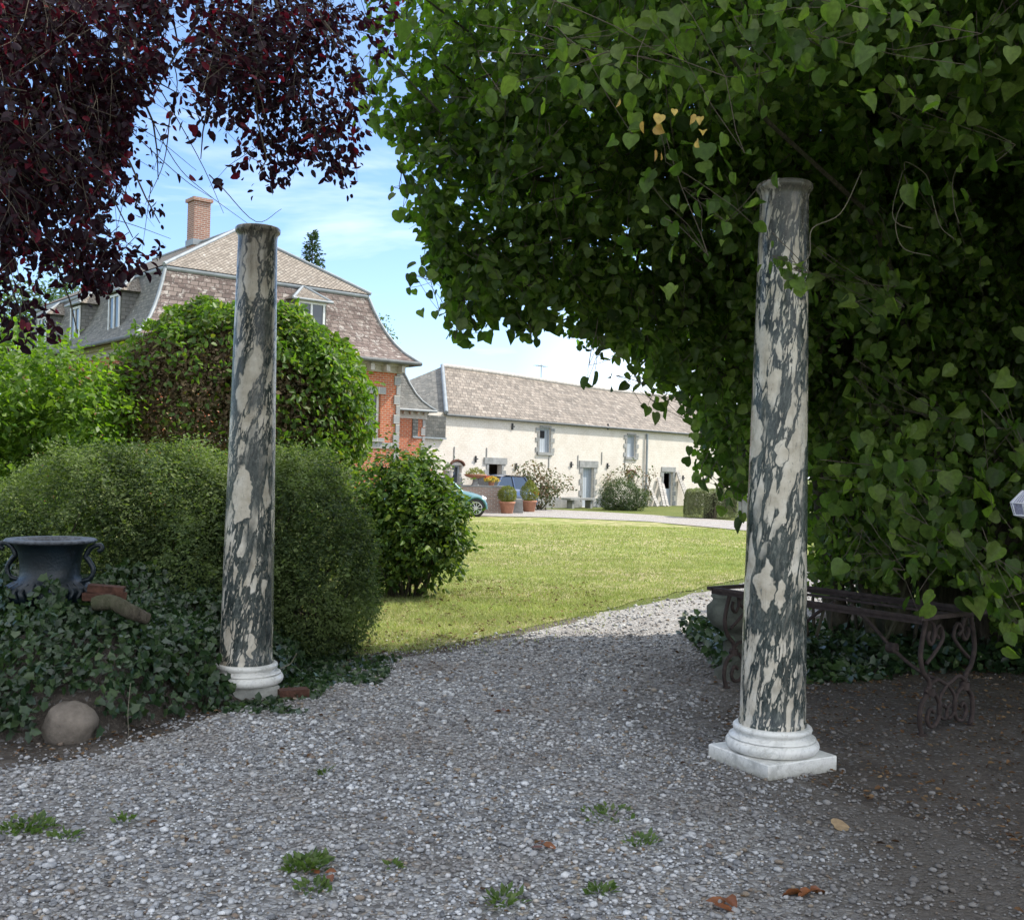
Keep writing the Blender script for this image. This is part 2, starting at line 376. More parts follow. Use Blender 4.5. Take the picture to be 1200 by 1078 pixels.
M['alloy'] = simple('alloy_rim', (.6,.61,.63), .35, .05, 2, .6)
M['lampglass'] = simple('headlamp_lens', (.6,.63,.65), .1, .05)
M['mesh_white'] = simple('pale_wire', (.62,.62,.66), .5, .2)
M['mesh_dark'] = simple('woven_mesh', (.22,.22,.30), .7, .5, 60)

def gravel_stone():
    t = NT('gravel_stone'); r = t.isl()
    c = t.ramp(r, [(0, (.12,.12,.125)), (.15, (.22,.225,.235)), (.45, (.37,.375,.385)), (.7, (.52,.525,.53)), (.9, (.70,.70,.70)), (.95, (.38,.31,.23)), (1, (.17,.125,.10))])
    n = t.noise(t.pos(), 90., 4, .7); c = t.mix(1., c, t.ramp(n, [(.3, .7), (.7, 1.15)]), 'MULTIPLY')
    big = t.noise(t.pos(), 1.1, 5, .7); c = t.mix(t.ramp(big, [(.47, 0), (.66, .6)]), c, (.20,.16,.125))
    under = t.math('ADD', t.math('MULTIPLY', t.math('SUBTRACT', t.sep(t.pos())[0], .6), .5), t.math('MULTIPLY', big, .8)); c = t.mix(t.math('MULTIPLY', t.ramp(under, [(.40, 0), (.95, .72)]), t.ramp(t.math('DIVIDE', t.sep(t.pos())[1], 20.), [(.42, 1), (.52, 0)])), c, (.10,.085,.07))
    return t.done(t.pbr(c, .8, t.bump(n, .4, .004), .3))
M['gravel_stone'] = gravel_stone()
def gravel_sheet(name, tint=1., dark=(.10,.085,.07)):
    t = NT(name); p = t.pos()
    v = t.vor(p, 42., 'F1', 'Color'); d = t.vor(p, 42., 'DISTANCE_TO_EDGE', 'Distance'); r = t.sep(v)[0]
    c = t.ramp(r, [(0, (.12,.115,.11)), (.3, (.26,.255,.25)), (.6, (.37,.365,.36)), (.85, (.48,.475,.46)), (1, (.28,.23,.18))])
    c = t.mix(t.ramp(d, [(0, .7), (.12, 0)]), c, dark)
    c = t.mix(1., c, (tint, tint, tint), 'MULTIPLY')
    big = t.noise(p, .8, 5, .65); c = t.mix(t.ramp(big, [(.5, 0), (.7, .55)]), c, dark)
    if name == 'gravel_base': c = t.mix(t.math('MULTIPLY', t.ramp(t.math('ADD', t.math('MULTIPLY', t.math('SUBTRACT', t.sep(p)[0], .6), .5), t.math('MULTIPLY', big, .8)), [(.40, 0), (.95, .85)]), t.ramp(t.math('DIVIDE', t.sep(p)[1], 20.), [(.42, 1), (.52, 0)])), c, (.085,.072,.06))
    return t.done(t.pbr(c, .9, t.bump(d, .8, .02), .2))
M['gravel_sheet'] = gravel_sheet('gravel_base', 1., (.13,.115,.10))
M['drive_sheet'] = gravel_sheet('pale_drive_gravel', .95, (.33,.28,.24))
def soil():
    t = NT('dark_soil'); p = t.pos(); a = t.noise(p, 3., 6, .7); b = t.noise(p, 45., 5, .75)
    c = t.ramp(a, [(.3, (.07,.060,.050)), (.6, (.15,.128,.108)), (.75, (.24,.205,.17))])
    c = t.mix(t.ramp(b, [(.52, 0), (.62, .8)]), c, (.21,.175,.145)); c = t.mix(t.ramp(t.noise(p, 12., 5, .8), [(.5, 0), (.6, .6)]), c, (.05,.04,.034))
    d = t.vor(p, 55., 'F1', 'Color'); c = t.mix(t.math('GREATER_THAN', t.sep(d)[0], .93), c, (.22,.21,.20))
    return t.done(t.pbr(c, .95, t.bump(b, 1., .03), .2))
M['soil'] = soil()
def field():
    t = NT('rough_grass_ground'); p = t.pos(); a = t.noise(p, .6, 6, .7); b = t.noise(p, 30., 4, .75)
    c = t.ramp(a, [(.3, (.10,.14,.035)), (.7, (.17,.18,.06))]); c = t.mix(1., c, t.ramp(b, [(.3, .6), (.7, 1.2)]), 'MULTIPLY')
    return t.done(t.pbr(c, .95, t.bump(b, .8, .05), .1))
M['field'] = field()
def lawn():
    t = NT('mown_lawn'); p = t.pos(); a = t.noise(p, .35, 6, .7); b = t.noise(p, 22., 5, .8); m = t.noise(p, 2.1, 5, .7)
    c = t.ramp(a, [(.34, (.22,.27,.08)), (.44, (.32,.34,.13)), (.53, (.44,.40,.22)), (.64, (.48,.40,.26))])
    c = t.mix(t.ramp(m, [(.42, .75), (.60, 0)]), c, (.15,.20,.035))
    c = t.mix(1., c, t.ramp(b, [(.3, .7), (.55, 1.), (.72, 1.2)]), 'MULTIPLY')
    return t.done(t.pbr(c, .95, t.bump(b, 1., .04), .1))
M['lawn'] = lawn()

# ------------------------------------------------------------------ foliage
LEAF_T = {  # template: verts (across, along, up), two folded halves of equal size
    'heart': (np.array([(0,0,0), (-.20,-.05,.03), (-.40,.05,.06), (-.49,.26,.06), (-.47,.47,.02), (-.30,.70,-.04), (0,.93,-.22),
                        (.30,.76,-.04), (.49,.50,.02), (.52,.24,.06), (.43,.0,.06), (.20,-.08,.03)]),
              np.array([(0,1,2,3,4,5,6), (6,7,8,9,10,11,0)])),
    'broad': (np.array([(0,0,0), (-.28,.02,.05), (-.46,.20,.07), (-.38,.36,.03), (-.45,.55,.04), (-.22,.74,-.05), (.03,.90,-.20),
                        (.20,.78,-.05), (.38,.62,.01), (.40,.42,.05), (.50,.20,.07), (.30,.0,.04)]),
              np.array([(0,1,2,3,4,5,6), (6,7,8,9,10,11,0)])),
    'oval': (np.array([(0,0,0), (-.26,.22,.06), (-.30,.55,.06), (-.16,.85,0), (0,1.,-.06), (.16,.85,0), (.30,.55,.06), (.26,.22,.06)]),
             np.array([(0,1,2,3,4), (4,5,6,7,0)])),
    'ivy': (np.array([(0,0,0), (-.45,-.02,.03), (-.32,.30,.04), (-.42,.52,.02), (0,1.,-.08), (.42,.52,.02), (.32,.30,.04), (.45,-.02,.03)]),
            np.array([(0,1,2,3,4), (4,5,6,7,0)])),
    'dia': (np.array([(0,0,0), (-.30,.45,.06), (0,1.,0), (.30,.45,.06)]), np.array([(0,1,2), (2,3,0)])),
    'needle': (np.array([(0,0,0), (-.13,.5,.03), (0,1.,0), (.13,.5,.03)]), np.array([(0,1,2), (2,3,0)])),
}
def leaf_verts(c, n, tip, size, shape):
    T, Fc = LEAF_T[shape]
    tip = nrm(tip); n = n - (n * tip).sum(1, keepdims=True) * tip; n = nrm(n); s = np.cross(tip, n)
    curl = rng.uniform(.3, 3.2, len(c))[:, None, None]
    wx = rng.uniform(.72, 1.12, len(c))[:, None, None]; sk_ = rng.normal(size=len(c))[:, None, None] * .10
    V = c[:, None, :] + size[:, None, None] * ((T[None, :, 0:1] * wx + sk_ * T[None, :, 1:2] ** 2) * s[:, None, :] + T[None, :, 1:2] * tip[:, None, :] + curl * T[None, :, 2:3] * n[:, None, :])
    k = len(T); Fs = (np.arange(len(c)) * k)[:, None, None] + Fc[None]
    return V.reshape(-1, 3), Fs.reshape(-1, Fc.shape[1])
def foliage(name, c, n, tip, size, shape, mat, parent=None):
    V, Fs = leaf_verts(c, n, tip, size, shape); return mesh_np(name, V, Fs, mat, parent)
def sph(n):
    return nrm(rng.normal(size=(n, 3)))
def twig_leaves(P, N, leaf, per, length, droop=.4, spread=.5, up=.5):
    """leaves alternately along a short twig at each point of P, pointing roughly along N"""
    global LAST
    m = len(P); d = nrm(N * .7 + rng.normal(size=(m, 3)) * spread + np.array([0, 0, -droop]))
    side = nrm(np.cross(d, np.array([0, 0, 1.]) + rng.normal(size=(m, 3)) * .3))
    LAST = (P, d, length)
    k = np.tile(np.arange(per), m); D = np.repeat(d, per, 0); S = np.repeat(side, per, 0); Nn = np.repeat(N, per, 0)
    sg = np.where(k % 2 == 0, 1., -1.)[:, None]; tt = (k + rng.uniform(0, .8, len(k)))[:, None] / per
    c = np.repeat(P, per, 0) + D * tt * length + S * sg * leaf * .25 + rng.normal(size=(len(k), 3)) * leaf * .3
    tip = D * .5 + S * sg * .7 + np.array([0, 0, -.35]) + rng.normal(size=(len(k), 3)) * .3
    nn = Nn * .55 + np.array([0, 0, up]) + rng.normal(size=(len(k), 3)) * .6
    size = leaf * rng.uniform(.45, 1.25, len(k)) * np.where(tt[:, 0] > .75, .8, 1)
    return c, nn, tip, size
def lobes_pts(lobes, dens, shell=.35, lump=.18, keep=None, inner=.12, front=None):
    """points in the outer shells of ellipsoids; lobes (c, r)"""
    Ps, Ns = [], []
    L = [(np.array(c, float), np.array(r if hasattr(r, '__len__') else (r, r, r), float)) for c, r in lobes]
    for i, (c, r) in enumerate(L):
        area = 4 * math.pi * ((((r[0]*r[1])**1.6 + (r[0]*r[2])**1.6 + (r[1]*r[2])**1.6) / 3) ** (1/1.6))
        n = max(4, int(area * dens)); d = sph(n)
        q = 1 - shell * rng.uniform(0, 1, n) ** 1.3
        lp = lump * (np.sin(d[:, 0] * 5.3 + i) * np.sin(d[:, 1] * 6.1 + 2 * i) + .6 * np.sin(d[:, 2] * 9.7 + i * 3 + d[:, 0] * 7))
        P = c + d * r * (q + lp)[:, None]; N = nrm(d / r)
        ok = np.ones(n, bool)
        for j, (c2, r2) in enumerate(L):
            if j != i:
                ins = (((P - c2) / r2) ** 2).sum(1) < (1 - shell) ** 2 * .8
                ok &= ~ins | (rng.uniform(size=n) < inner)
        Ps.append(P[ok]); Ns.append(N[ok])
    P, N = np.concatenate(Ps), np.concatenate(Ns)
    if keep is not None:
        ok = keep(P); P, N = P[ok], N[ok]
    return P, N
def twiglets(name, mat, parent, keep=None, r=.0022, frac=1., back=.35):
    P, d, L = LAST; ok = rng.uniform(size=len(P)) < frac
    if keep is not None: ok &= keep(P + d * L * .9) & keep(P)
    P, d = P[ok], d[ok]; m = len(P); a = nrm(np.cross(d, [.2, .3, .93])); b = np.cross(d, a)
    s = [a, -.5 * a + .87 * b, -.5 * a - .87 * b]; bend = rng.normal(size=(m, 3)) * L * .07
    V = np.stack([P - d * L * back + q * r * 1.5 for q in s] + [P + d * L * .4 + bend + q * r for q in s] + [P + d * L + q * r * .4 for q in s], 1).reshape(-1, 3)
    F = np.array([(0,1,4,3),(1,2,5,4),(2,0,3,5),(3,4,7,6),(4,5,8,7),(5,3,6,8)]); F = ((np.arange(m) * 9)[:, None, None] + F[None]).reshape(-1, 4)
    return mesh_np(name, V, F, mat, parent)
def leafy(name, P, N, leaf, per, length, shape, mat, parent, keep=None, **kw):
    c, nn, tip, s = twig_leaves(P, N, leaf, per, length, **kw)
    if keep is not None:
        ok = keep(c); c, nn, tip, s = c[ok], nn[ok], tip[ok], s[ok]
    return foliage(name, c, nn, tip, s, shape, mat, parent)
def crown(name, lobes, dens, leaf, per, length, shape, mat, parent, keep=None, **kw):
    tw = {k: kw.pop(k) for k in ('droop', 'spread', 'up') if k in kw}
    P, N = lobes_pts(lobes, dens, keep=keep, **kw)
    return foliage(name, *twig_leaves(P, N, leaf, per, length, **tw), shape, mat, parent), P
def wander(a, b, n=7, amp=.12, sag=0.):
    a, b = np.array(a, float), np.array(b, float); L = np.linalg.norm(b - a); out = []
    off = np.zeros(3)
    for i in range(n + 1):
        t = i / n
        if 0 < i < n: off = off * .6 + rng.normal(size=3) * amp * L / n * 1.2
        else: off = off * 0
        out.append(a + (b - a) * t + off + np.array([0, 0, -sag * math.sin(math.pi * t)]))
    return out
def limb(mb, a, b, r0, r1, n=7, amp=.12, sag=0., sides=7):
    p = wander(a, b, n, amp, sag); mb.tube(p, list(np.linspace(r0, r1, len(p))), sides); return p
exec_parts = []
# ================================================================== SETTING
def sheet(name, pts, z, mat, ragged=.0, sub=.4):
    """flat polygon sheet with an uneven outline"""
    out = []
    for i in range(len(pts)):
        a = np.array(pts[i][:2], float); b = np.array(pts[(i + 1) % len(pts)][:2], float)
        n = max(1, int(np.linalg.norm(b - a) / sub)) if ragged else 1
        n = min(n, 60)
        for k in range(n):
            p = a + (b - a) * k / n
            if ragged and 0 < k: p = p + rng.normal(size=2) * ragged
            out.append((p[0], p[1], z))
    me = bpy.data.meshes.new(name); me.from_pydata(out, [], [list(range(len(out)))]); me.update()
    if me.polygons[0].normal.z < 0: me.flip_normals()
    return link_mesh(name, me, mat)
tag(sheet('ground', [(-400, -60), (400, -60), (400, 900), (-400, 900)], 0, M['field']), kind='structure')
g2 = lambda px, py: gnd(px, py)[:2]
SOIL = [(-9, 1.5), (9, 1.5), (9, 13), (3.8, 15), (3.0, 14.4), (1.4, 12.2), (-.2, 10.6), (-1.6, 10.0), (-3.0, 10.2), (-9, 11)]
tag(sheet('soil_ground', SOIL, .004, M['soil'], .05, .4), kind='structure')
GRAV = [g2(0, 905), g2(110, 888), g2(215, 856), g2(300, 825), g2(390, 792), g2(440, 775), g2(500, 768), g2(580, 752), g2(650, 735),
        g2(740, 712), g2(862, 686), (4.6, 17.5), (7., 21), (8.2, 20.2), (5.2, 15.5), (3.4, 12), (2.0, 8.6), (1.35, 6.6), (1.3, 6.0), (2.1, 4.7), (3.0, 2.8), (3.8, 1.2), (-4, 1.2), (-4.2, 4.6)]
GRAV = [tuple(p) for p in GRAV]
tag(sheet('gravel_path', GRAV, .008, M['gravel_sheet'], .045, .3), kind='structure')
LAWN = [g2(330, 778), g2(440, 766), g2(500, 761), g2(580, 745), g2(650, 729), g2(740, 706), g2(858, 681), (4.5, 18.2), (7.5, 22.5), (12, 27),
        g2(870, 623), g2(760, 612), g2(640, 607), g2(560, 606), g2(520, 606), (-12, 33.5), (-14, 20), (-6, 11)]
LAWN = [tuple(p) for p in LAWN]
tag(sheet('lawn', LAWN, .012, M['lawn'], .05, .4), kind='structure')
DRIVE = [g2(480, 606), g2(560, 605), g2(640, 606.5), g2(760, 611.5), g2(872, 622), (14, 29), (16, 36), g2(872, 611.5), g2(760, 603.5), g2(700, 600), g2(640, 597), g2(610, 592), (-3.5, 39.2), (-6, 36)]
DRIVE = [tuple(p) for p in DRIVE]
tag(sheet('driveway', DRIVE, .016, M['drive_sheet'], .04, 1.), kind='structure')

# gravel stones, laid as loose stuff
def ico():
    t = (1 + 5 ** .5) / 2
    v = nrm(np.array([(-1,t,0),(1,t,0),(-1,-t,0),(1,-t,0),(0,-1,t),(0,1,t),(0,-1,-t),(0,1,-t),(t,0,-1),(t,0,1),(-t,0,-1),(-t,0,1)]))
    f = np.array([(0,11,5),(0,5,1),(0,1,7),(0,7,10),(0,10,11),(1,5,9),(5,11,4),(11,10,2),(10,7,6),(7,1,8),(3,9,4),(3,4,2),(3,2,6),(3,6,8),(3,8,9),(4,9,5),(2,4,11),(6,2,10),(8,6,7),(9,8,1)])
    return v, f
IV, IF = ico()
def stones(name, P, size, mat, label=None, flat=.6, parent=None):
    m = len(P); A = rng.normal(size=(m, 3, 3)); Q = np.linalg.qr(A)[0]
    sc3 = rng.uniform(.6, 1.1, (m, 1, 3)); V = IV[None] * (1 + rng.normal(size=(m, 12, 1)) * .14) * sc3
    V = np.einsum('mij,mkj->mki', Q, V); V[:, :, 2] *= flat
    V = V * size[:, None, None] + P[:, None, :]
    return mesh_np(name, V.reshape(-1, 3), ((np.arange(m) * 12)[:, None, None] + IF[None]).reshape(-1, 3), mat, parent)
def scatter(poly, y0, y1, dens, fade=0.):
    A = 1.06 * (y1 ** 2 - y0 ** 2) / 2 + .8 * (y1 - y0); n = int(A * dens)
    y = np.sqrt(rng.uniform(y0 ** 2, y1 ** 2, n)); x = rng.uniform(-1, 1, n) * (.53 * y + .4)
    p = np.stack([x, y], 1)
    if fade: q = p + rng.normal(size=p.shape) * fade
    else: q = p
    return p[in_poly(q, poly)]
p = np.concatenate([scatter(GRAV, 2.6, 6.5, 2300, .13), scatter(GRAV, 6.5, 10.5, 1000, .16), scatter(GRAV, 10.5, 16, 260, .12)])
bare = np.sin(p[:, 0] * 1.7 + 1) * np.sin(p[:, 1] * 1.3 + p[:, 0]) + .5 * np.sin(p[:, 0] * 4.1) * np.sin(p[:, 1] * 3.7)
edge = np.clip((p[:, 0] - (.70 + .06 * (p[:, 1] - 3))) / 1.1, 0, 1)
ok = rng.uniform(size=len(p)) > np.clip(.10 + .35 * np.clip(bare - .3, 0, 1) + .62 * edge, 0, .88)
p = p[ok]
sz = np.clip(rng.lognormal(math.log(.0080), .42, len(p)), .004, .022)
sz *= np.where(p[:, 1] > 6.5, 1.25, 1) * np.where(p[:, 1] > 10.5, 1.3, 1)
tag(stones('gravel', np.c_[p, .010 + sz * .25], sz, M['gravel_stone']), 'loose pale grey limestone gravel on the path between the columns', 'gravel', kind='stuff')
p = scatter(SOIL, 2.8, 11, 800, 0); p = p[~in_poly(p, GRAV)]
xb = np.interp(p[:, 1], [1.2, 2.6, 4.6, 6.2, 8.6, 12], [3.8, 3.0, 2.1, 1.3, 2.0, 3.4]); dR = p[:, 0] - xb
xl = np.interp(p[:, 1], [4.6, 5.2, 6.3, 7.3, 9.], [-3.6, -2.2, -1.9, -1.3, -1.0]); dL = xl - p[:, 0]
dd_ = np.where(p[:, 0] > 0, np.abs(dR), np.abs(dL)); p = p[rng.uniform(size=len(p)) < (.9 * np.exp(-dd_ / .5) + .012) * np.clip(.75 + .5 * np.sin(p[:, 0] * 5.1) * np.sin(p[:, 1] * 4.3 + p[:, 0]), .3, 1.2)]
sz = np.clip(rng.lognormal(math.log(.0095), .38, len(p)), .005, .022)
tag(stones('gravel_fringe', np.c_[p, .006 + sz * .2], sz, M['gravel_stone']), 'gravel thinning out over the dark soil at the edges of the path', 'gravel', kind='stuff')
p = scatter(SOIL, 2.8, 11, 22, 0); p = p[~in_poly(p, GRAV)]
sz = np.clip(rng.lognormal(math.log(.009), .4, len(p)), .004, .022)
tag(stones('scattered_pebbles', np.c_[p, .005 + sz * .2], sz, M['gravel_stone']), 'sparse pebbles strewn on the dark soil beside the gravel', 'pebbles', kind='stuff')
# dry leaf litter on the soil edges
p = np.concatenate([scatter(SOIL, 3, 10, 230), ]); q = ~in_poly(p, GRAV) | (rng.uniform(size=len(p)) < .07); p = p[q]
n = len(p)
foliage_l = foliage('leaf_litter', np.c_[p, np.full(n, .02)], np.array([0, 0, 1.]) + rng.normal(size=(n, 3)) * .35, rng.normal(size=(n, 3)) * [1, 1, .1], rng.uniform(.008, .04, n), 'oval', M['litter'])
tag(foliage_l, 'small dry brown leaves littering the soil and gravel edge', 'leaf litter', kind='stuff')

# grass blades on the near part of the lawn
def blades(poly, y0, y1, dens, h, w, fade=.1):
    p = scatter(poly, y0, y1, dens, fade)
    p = p[np.abs(p[:, 0]) < .5 * p[:, 1]]; n = len(p); a = rng.uniform(0, math.pi, n); hh = h * rng.uniform(.5, 1.3, n)
    b = np.c_[p, np.full(n, .01)]; s = np.c_[np.cos(a), np.sin(a), np.zeros(n)] * w; tp = b + np.c_[rng.normal(size=(n, 2)) * .5 * hh[:, None], hh]
    return np.stack([b - s, b + s, tp], 1).reshape(-1, 3)
V = np.concatenate([blades(LAWN, 8.6, 14, 700, .05, .004, .3), blades(LAWN, 8.6, 13, 2600, .035, .0035), blades(LAWN, 13, 20, 800, .04, .006), blades(LAWN, 20, 31, 260, .045, .011)])
tag(mesh_np('lawn_grass', V, np.arange(len(V)).reshape(-1, 3), M['grassblade']), 'short sun-bleached grass of the lawn beyond the gravel', 'grass', kind='stuff')

# ================================================================== COLUMNS
def local(mb, name, mat, parent):
    o = mb.build(name, mat); o.parent = parent; return o
def torus_prof(r, z0, z1, n=9, inner=None):
    h = (z1 - z0) / 2; zc = (z0 + z1) / 2; base = r - h
    return [(base + h * math.cos(a), zc + h * math.sin(a)) for a in np.linspace(-math.pi / 2, math.pi / 2, n)]
def column(loc, label, mat, rz, square=True, lean=0.):
    root = tag(empty('marble_column', loc), label, 'column', 'pair of marble columns flanking the path')
    zb = .228
    sh = MB(); prof = [(.184, zb - .002), (.186, zb + .018), (.179, zb + .03)]
    for k in range(1, 25):
        t = k / 24; prof.append((.179 - .047 * t ** 1.15, zb + .03 + (3.135 - zb - .03) * t))
    prof += [(.133, 3.15), (.137, 3.17), (.146, 3.182), (.152, 3.188), (.154, 3.20), (.153, 3.214), (.147, 3.222), (.10, 3.224)]
    sh.lathe((0, 0, 0), prof, 64); local(sh, 'shaft', mat, root)
    b = MB(); pr = [(.20, .085)] + torus_prof(.255, .088, .158) + [(.238, .159), (.236, .165), (.215, .172), (.202, .182), (.200, .190), (.212, .192)] + torus_prof(.216, .193, .228, 7) + [(.17, .2285)]
    b.lathe((0, 0, 0), pr, 64); local(b, 'moulded_base', M['white_marble'], root)
    if square:
        pl = MB(); ax = np.array([[math.cos(rz), math.sin(rz), 0], [-math.sin(rz), math.cos(rz), 0], [0, 0, 1.]])
        s, c = .2475, .008; rows = []
        def ring(h, z): return [ax[0] * a + ax[1] * bb + [0, 0, z] for a, bb in [(-h+c,-h),(h-c,-h),(h,-h+c),(h,h-c),(h-c,h),(-h+c,h),(-h,h-c),(-h,-h+c)]]
        pl.grid([ring(s, -.03), ring(s, .080), ring(s - .006, .0855)], True, sm=False); pl.face(ring(s - .006, .0855))
        local(pl, 'plinth', M['white_marble'], root)
    else:
        pl = MB(); ax = np.array([[math.cos(rz), math.sin(rz), 0], [-math.sin(rz), math.cos(rz), 0], [0, 0, 1.]])
        pl.box((0, 0, .03), (.40, .36, .115), ax=ax); local(pl, 'plinth', M['mossy_plinth'], root)
    return root
M['mossy_plinth'] = simple('rough_plinth_stone', (.36,.36,.33), .9, .35, 9, 0., .2, .8)
XR = [(-.09, 1.0, .046, .15, 1.25), (-.015, .95, .034, .11, 1.4), (-.16, 1.84, .05, .15, 1.6), (-.025, 1.72, .03, .08, 1.8)]
XL = [(-.025, 1.40, .070, .22, 1.8), (.0, 2.9, .05, .24, 1.6), (-.09, .40, .035, .10, 1.4), (.07, .36, .03, .09, 1.6)]
cr = column((1.48, 5.88, 0), 'marble column standing on a square white plinth right of the gravel path', breccia('breccia_marble_right', 3.1, .55, XR, .85, -.16), R(29))
gl = gnd(295, 793, .09)
cl = column((-1.795, 7.3, 0), 'marble column on a round base sunk in ivy left of the path', breccia('breccia_marble_left', 9.4, .50, XL, .85, -.22, .32), R(22), False)
m = MB(); m.box((-1.45, 7.22, .035), (.20, .10, .07), R(25)); tag(m.build('brick', M['old_brick']), 'broken brick lying at the right foot of the left column', 'brick')

M['iron_grey'] = simple('weathered_gutter', (.10,.11,.115), .7, .3)
# ================================================================== BARN
BU = np.array([.65, .76, 0]); BU /= np.linalg.norm(BU); BN = np.array([BU[1], -BU[0], 0]); BO = np.array([-2.6, 39.9, 0.])
UP = np.array([0, 0, 1.])
def on_plane(px, py, O, N):
    d = ray(px, py); return EYE + d * (((O - EYE) @ N) / (d @ N))
def bt(px, py):
    P = on_plane(px, py, BO, BN); return (P - BO) @ BU, P[2]
def wall_open(mb, O, U, N, L0, L1, z0, z1, ops, depth=.22, reveal=None):
    """wall face with rectangular openings and their reveals; ops = (u0,u1,z0,z1)"""
    us = sorted({L0, L1, *[o[0] for o in ops], *[o[1] for o in ops]}); zs = sorted({z0, z1, *[o[2] for o in ops], *[o[3] for o in ops]})
    us = [u for u in us if L0 <= u <= L1]; zs = [z for z in zs if z0 <= z <= z1]
    P = lambda u, z, d=0: O + U * u + UP * z - N * d
    for a, b in zip(us, us[1:]):
        for c, d in zip(zs, zs[1:]):
            mu, mz = (a + b) / 2, (c + d) / 2
            if any(o[0] < mu < o[1] and o[2] < mz < o[3] for o in ops): continue
            mb.face([P(a, c), P(b, c), P(b, d), P(a, d)], [(a, c), (b, c), (b, d), (a, d)])
    rv = reveal or mb
    for u0, u1, a, b in ops:
        rv.face([P(u0, a), P(u0, a, depth), P(u0, b, depth), P(u0, b)]); rv.face([P(u1, a, depth), P(u1, a), P(u1, b), P(u1, b, depth)])
        rv.face([P(u0, b, depth), P(u1, b, depth), P(u1, b), P(u0, b)]); rv.face([P(u0, a), P(u1, a), P(u1, a, depth), P(u0, a, depth)])
bax = np.array([BU, BN, UP])
def bbox(mb, u0, u1, z0, z1, d0, d1):
    """box on the barn front: d0..d1 outward distance"""
    mb.box(BO + BU * (u0 + u1) / 2 + UP * (z0 + z1) / 2 + BN * (d0 + d1) / 2, (u1 - u0, d1 - d0, z1 - z0), ax=bax); return mb
barn = tag(empty('barn', BO), 'long low whitewashed brick barn with a tan tiled roof behind the lawn', 'barn')
EZ = 3.68; BL = 30.; BW = 7.0; HIP = 3.4
def op(x0, x1, y0, y1):
    a = bt(x0, (y0 + y1) / 2)[0]; b = bt(x1, (y0 + y1) / 2)[0]; xm = (x0 + x1) / 2; return [a, b, bt(xm, y1)[1], bt(xm, y0)[1]]
oW1 = op(632, 645, 501.5, 530); oW2 = op(734.5, 744.5, 510, 535.5); oD1 = op(682.5, 695, 548, 594.7); oD1[2] = .02
oD2 = op(777, 788, 553, 597); oD2[2] = .02; oDk = op(572, 587, 544, 592); oDk[2] = .02
oA1 = op(529.5, 541, 545, 566); oA2 = op(735, 743.5, 556, 572); oW3 = op(812, 820, 555, 566)
ops = [tuple(o) for o in (oW1, oW2, oD1, oD2, oDk, oA1, oA2, oW3)]
w = MB(); wall_open(w, BO, BU, BN, -1.75, BL, 0, EZ, ops)
for (O_, U_, N_, L) in ((BO + BU * BL, -BN, BU, BW), (BO + BU * BL - BN * BW, -BU, -BN, BL + 1.75), (BO - BU * 1.75 - BN * BW, BN, -BU, BW)):
    w.face([O_, O_ + U_ * L, O_ + U_ * L + UP * EZ, O_ + UP * EZ])
w.build('wall', M['barn_wall'], barn)
# roof with hips, slight sag in the ridge
rf = MB(); ov = .13; dz = .08
ns = 24; lo, hi = [], []
for k in range(ns + 1):
    t = k / ns; u = -ov * .2 + (BL + ov * 1.2) * t; ur = HIP + (BL - 2 * HIP) * t
    lo.append(BO + BU * u + BN * ov + UP * (EZ - dz + .03 + .025 * math.sin(9 * t)))
    hi.append(BO + BU * ur - BN * BW / 2 + UP * (5.83 + .05 * math.sin(7 * t + 1) - .04 * math.sin(math.pi * t)))
rf.grid([lo, [a * .5 + b * .5 + UP * (-.03) for a, b in zip(lo, hi)], hi], sm=False)
back = [BO + BU * (-ov + (BL + 2 * ov) * k / ns) - BN * (BW + ov) + UP * (EZ - dz) for k in range(ns + 1)]
rf.grid([hi, back], sm=False)
rf.face([lo[-1], back[-1], hi[-1]])
ro = rf.build('roof', M['barn_tile'], barn)
rl = MB(); rl.face([back[0], lo[0], hi[0]]); rl.build('slate_hip', M['grey_slate'], barn)
h_ = MB(); h_.tube([lo[0] + UP * .04, hi[0] + UP * .05], .085, 6); h_.build('hip_flashing', M['zinc'], barn)
rd = MB()
for k in range(90):
    t = k / 90; a = hi[int(t * ns)] * (1 - (t * ns) % 1) + hi[min(ns, int(t * ns) + 1)] * ((t * ns) % 1)
    rd.tube([a + UP * .02, a + BU * .27 + UP * .035], [.10, .12], 6)
rd.build('ridge_tiles', M['stone'], barn)
gt = MB(); gt.tube([lo[0] + BN * .02 - UP * .04, lo[-1] + BN * .02 - UP * .04], .05, 6); gt.build('gutter', M['iron_grey'], barn)
sl = MB(); bbox(sl, -1.74, -.02, 2.72, EZ - .15, .003, .12); sl.build('slate_cladding', M['grey_slate'], barn)
sf = MB(); bbox(sf, -1.76, .0, 2.66, 2.72, .0, .16); sf.build('cladding_trim', M['zinc'], barn)
pl = MB(); u0 = bt(629, 590)[0]; bbox(pl, -1.7, oDk[0] - .25, 0, .42, .003, .04); bbox(pl, u0 - 1.6, oD1[0] - .26, 0, .46, .003, .05); bbox(pl, oD1[1] + .26, oD1[1] + 1.6, 0, .40, .003, .04); pl.build('plinth', M['greystone'], barn)
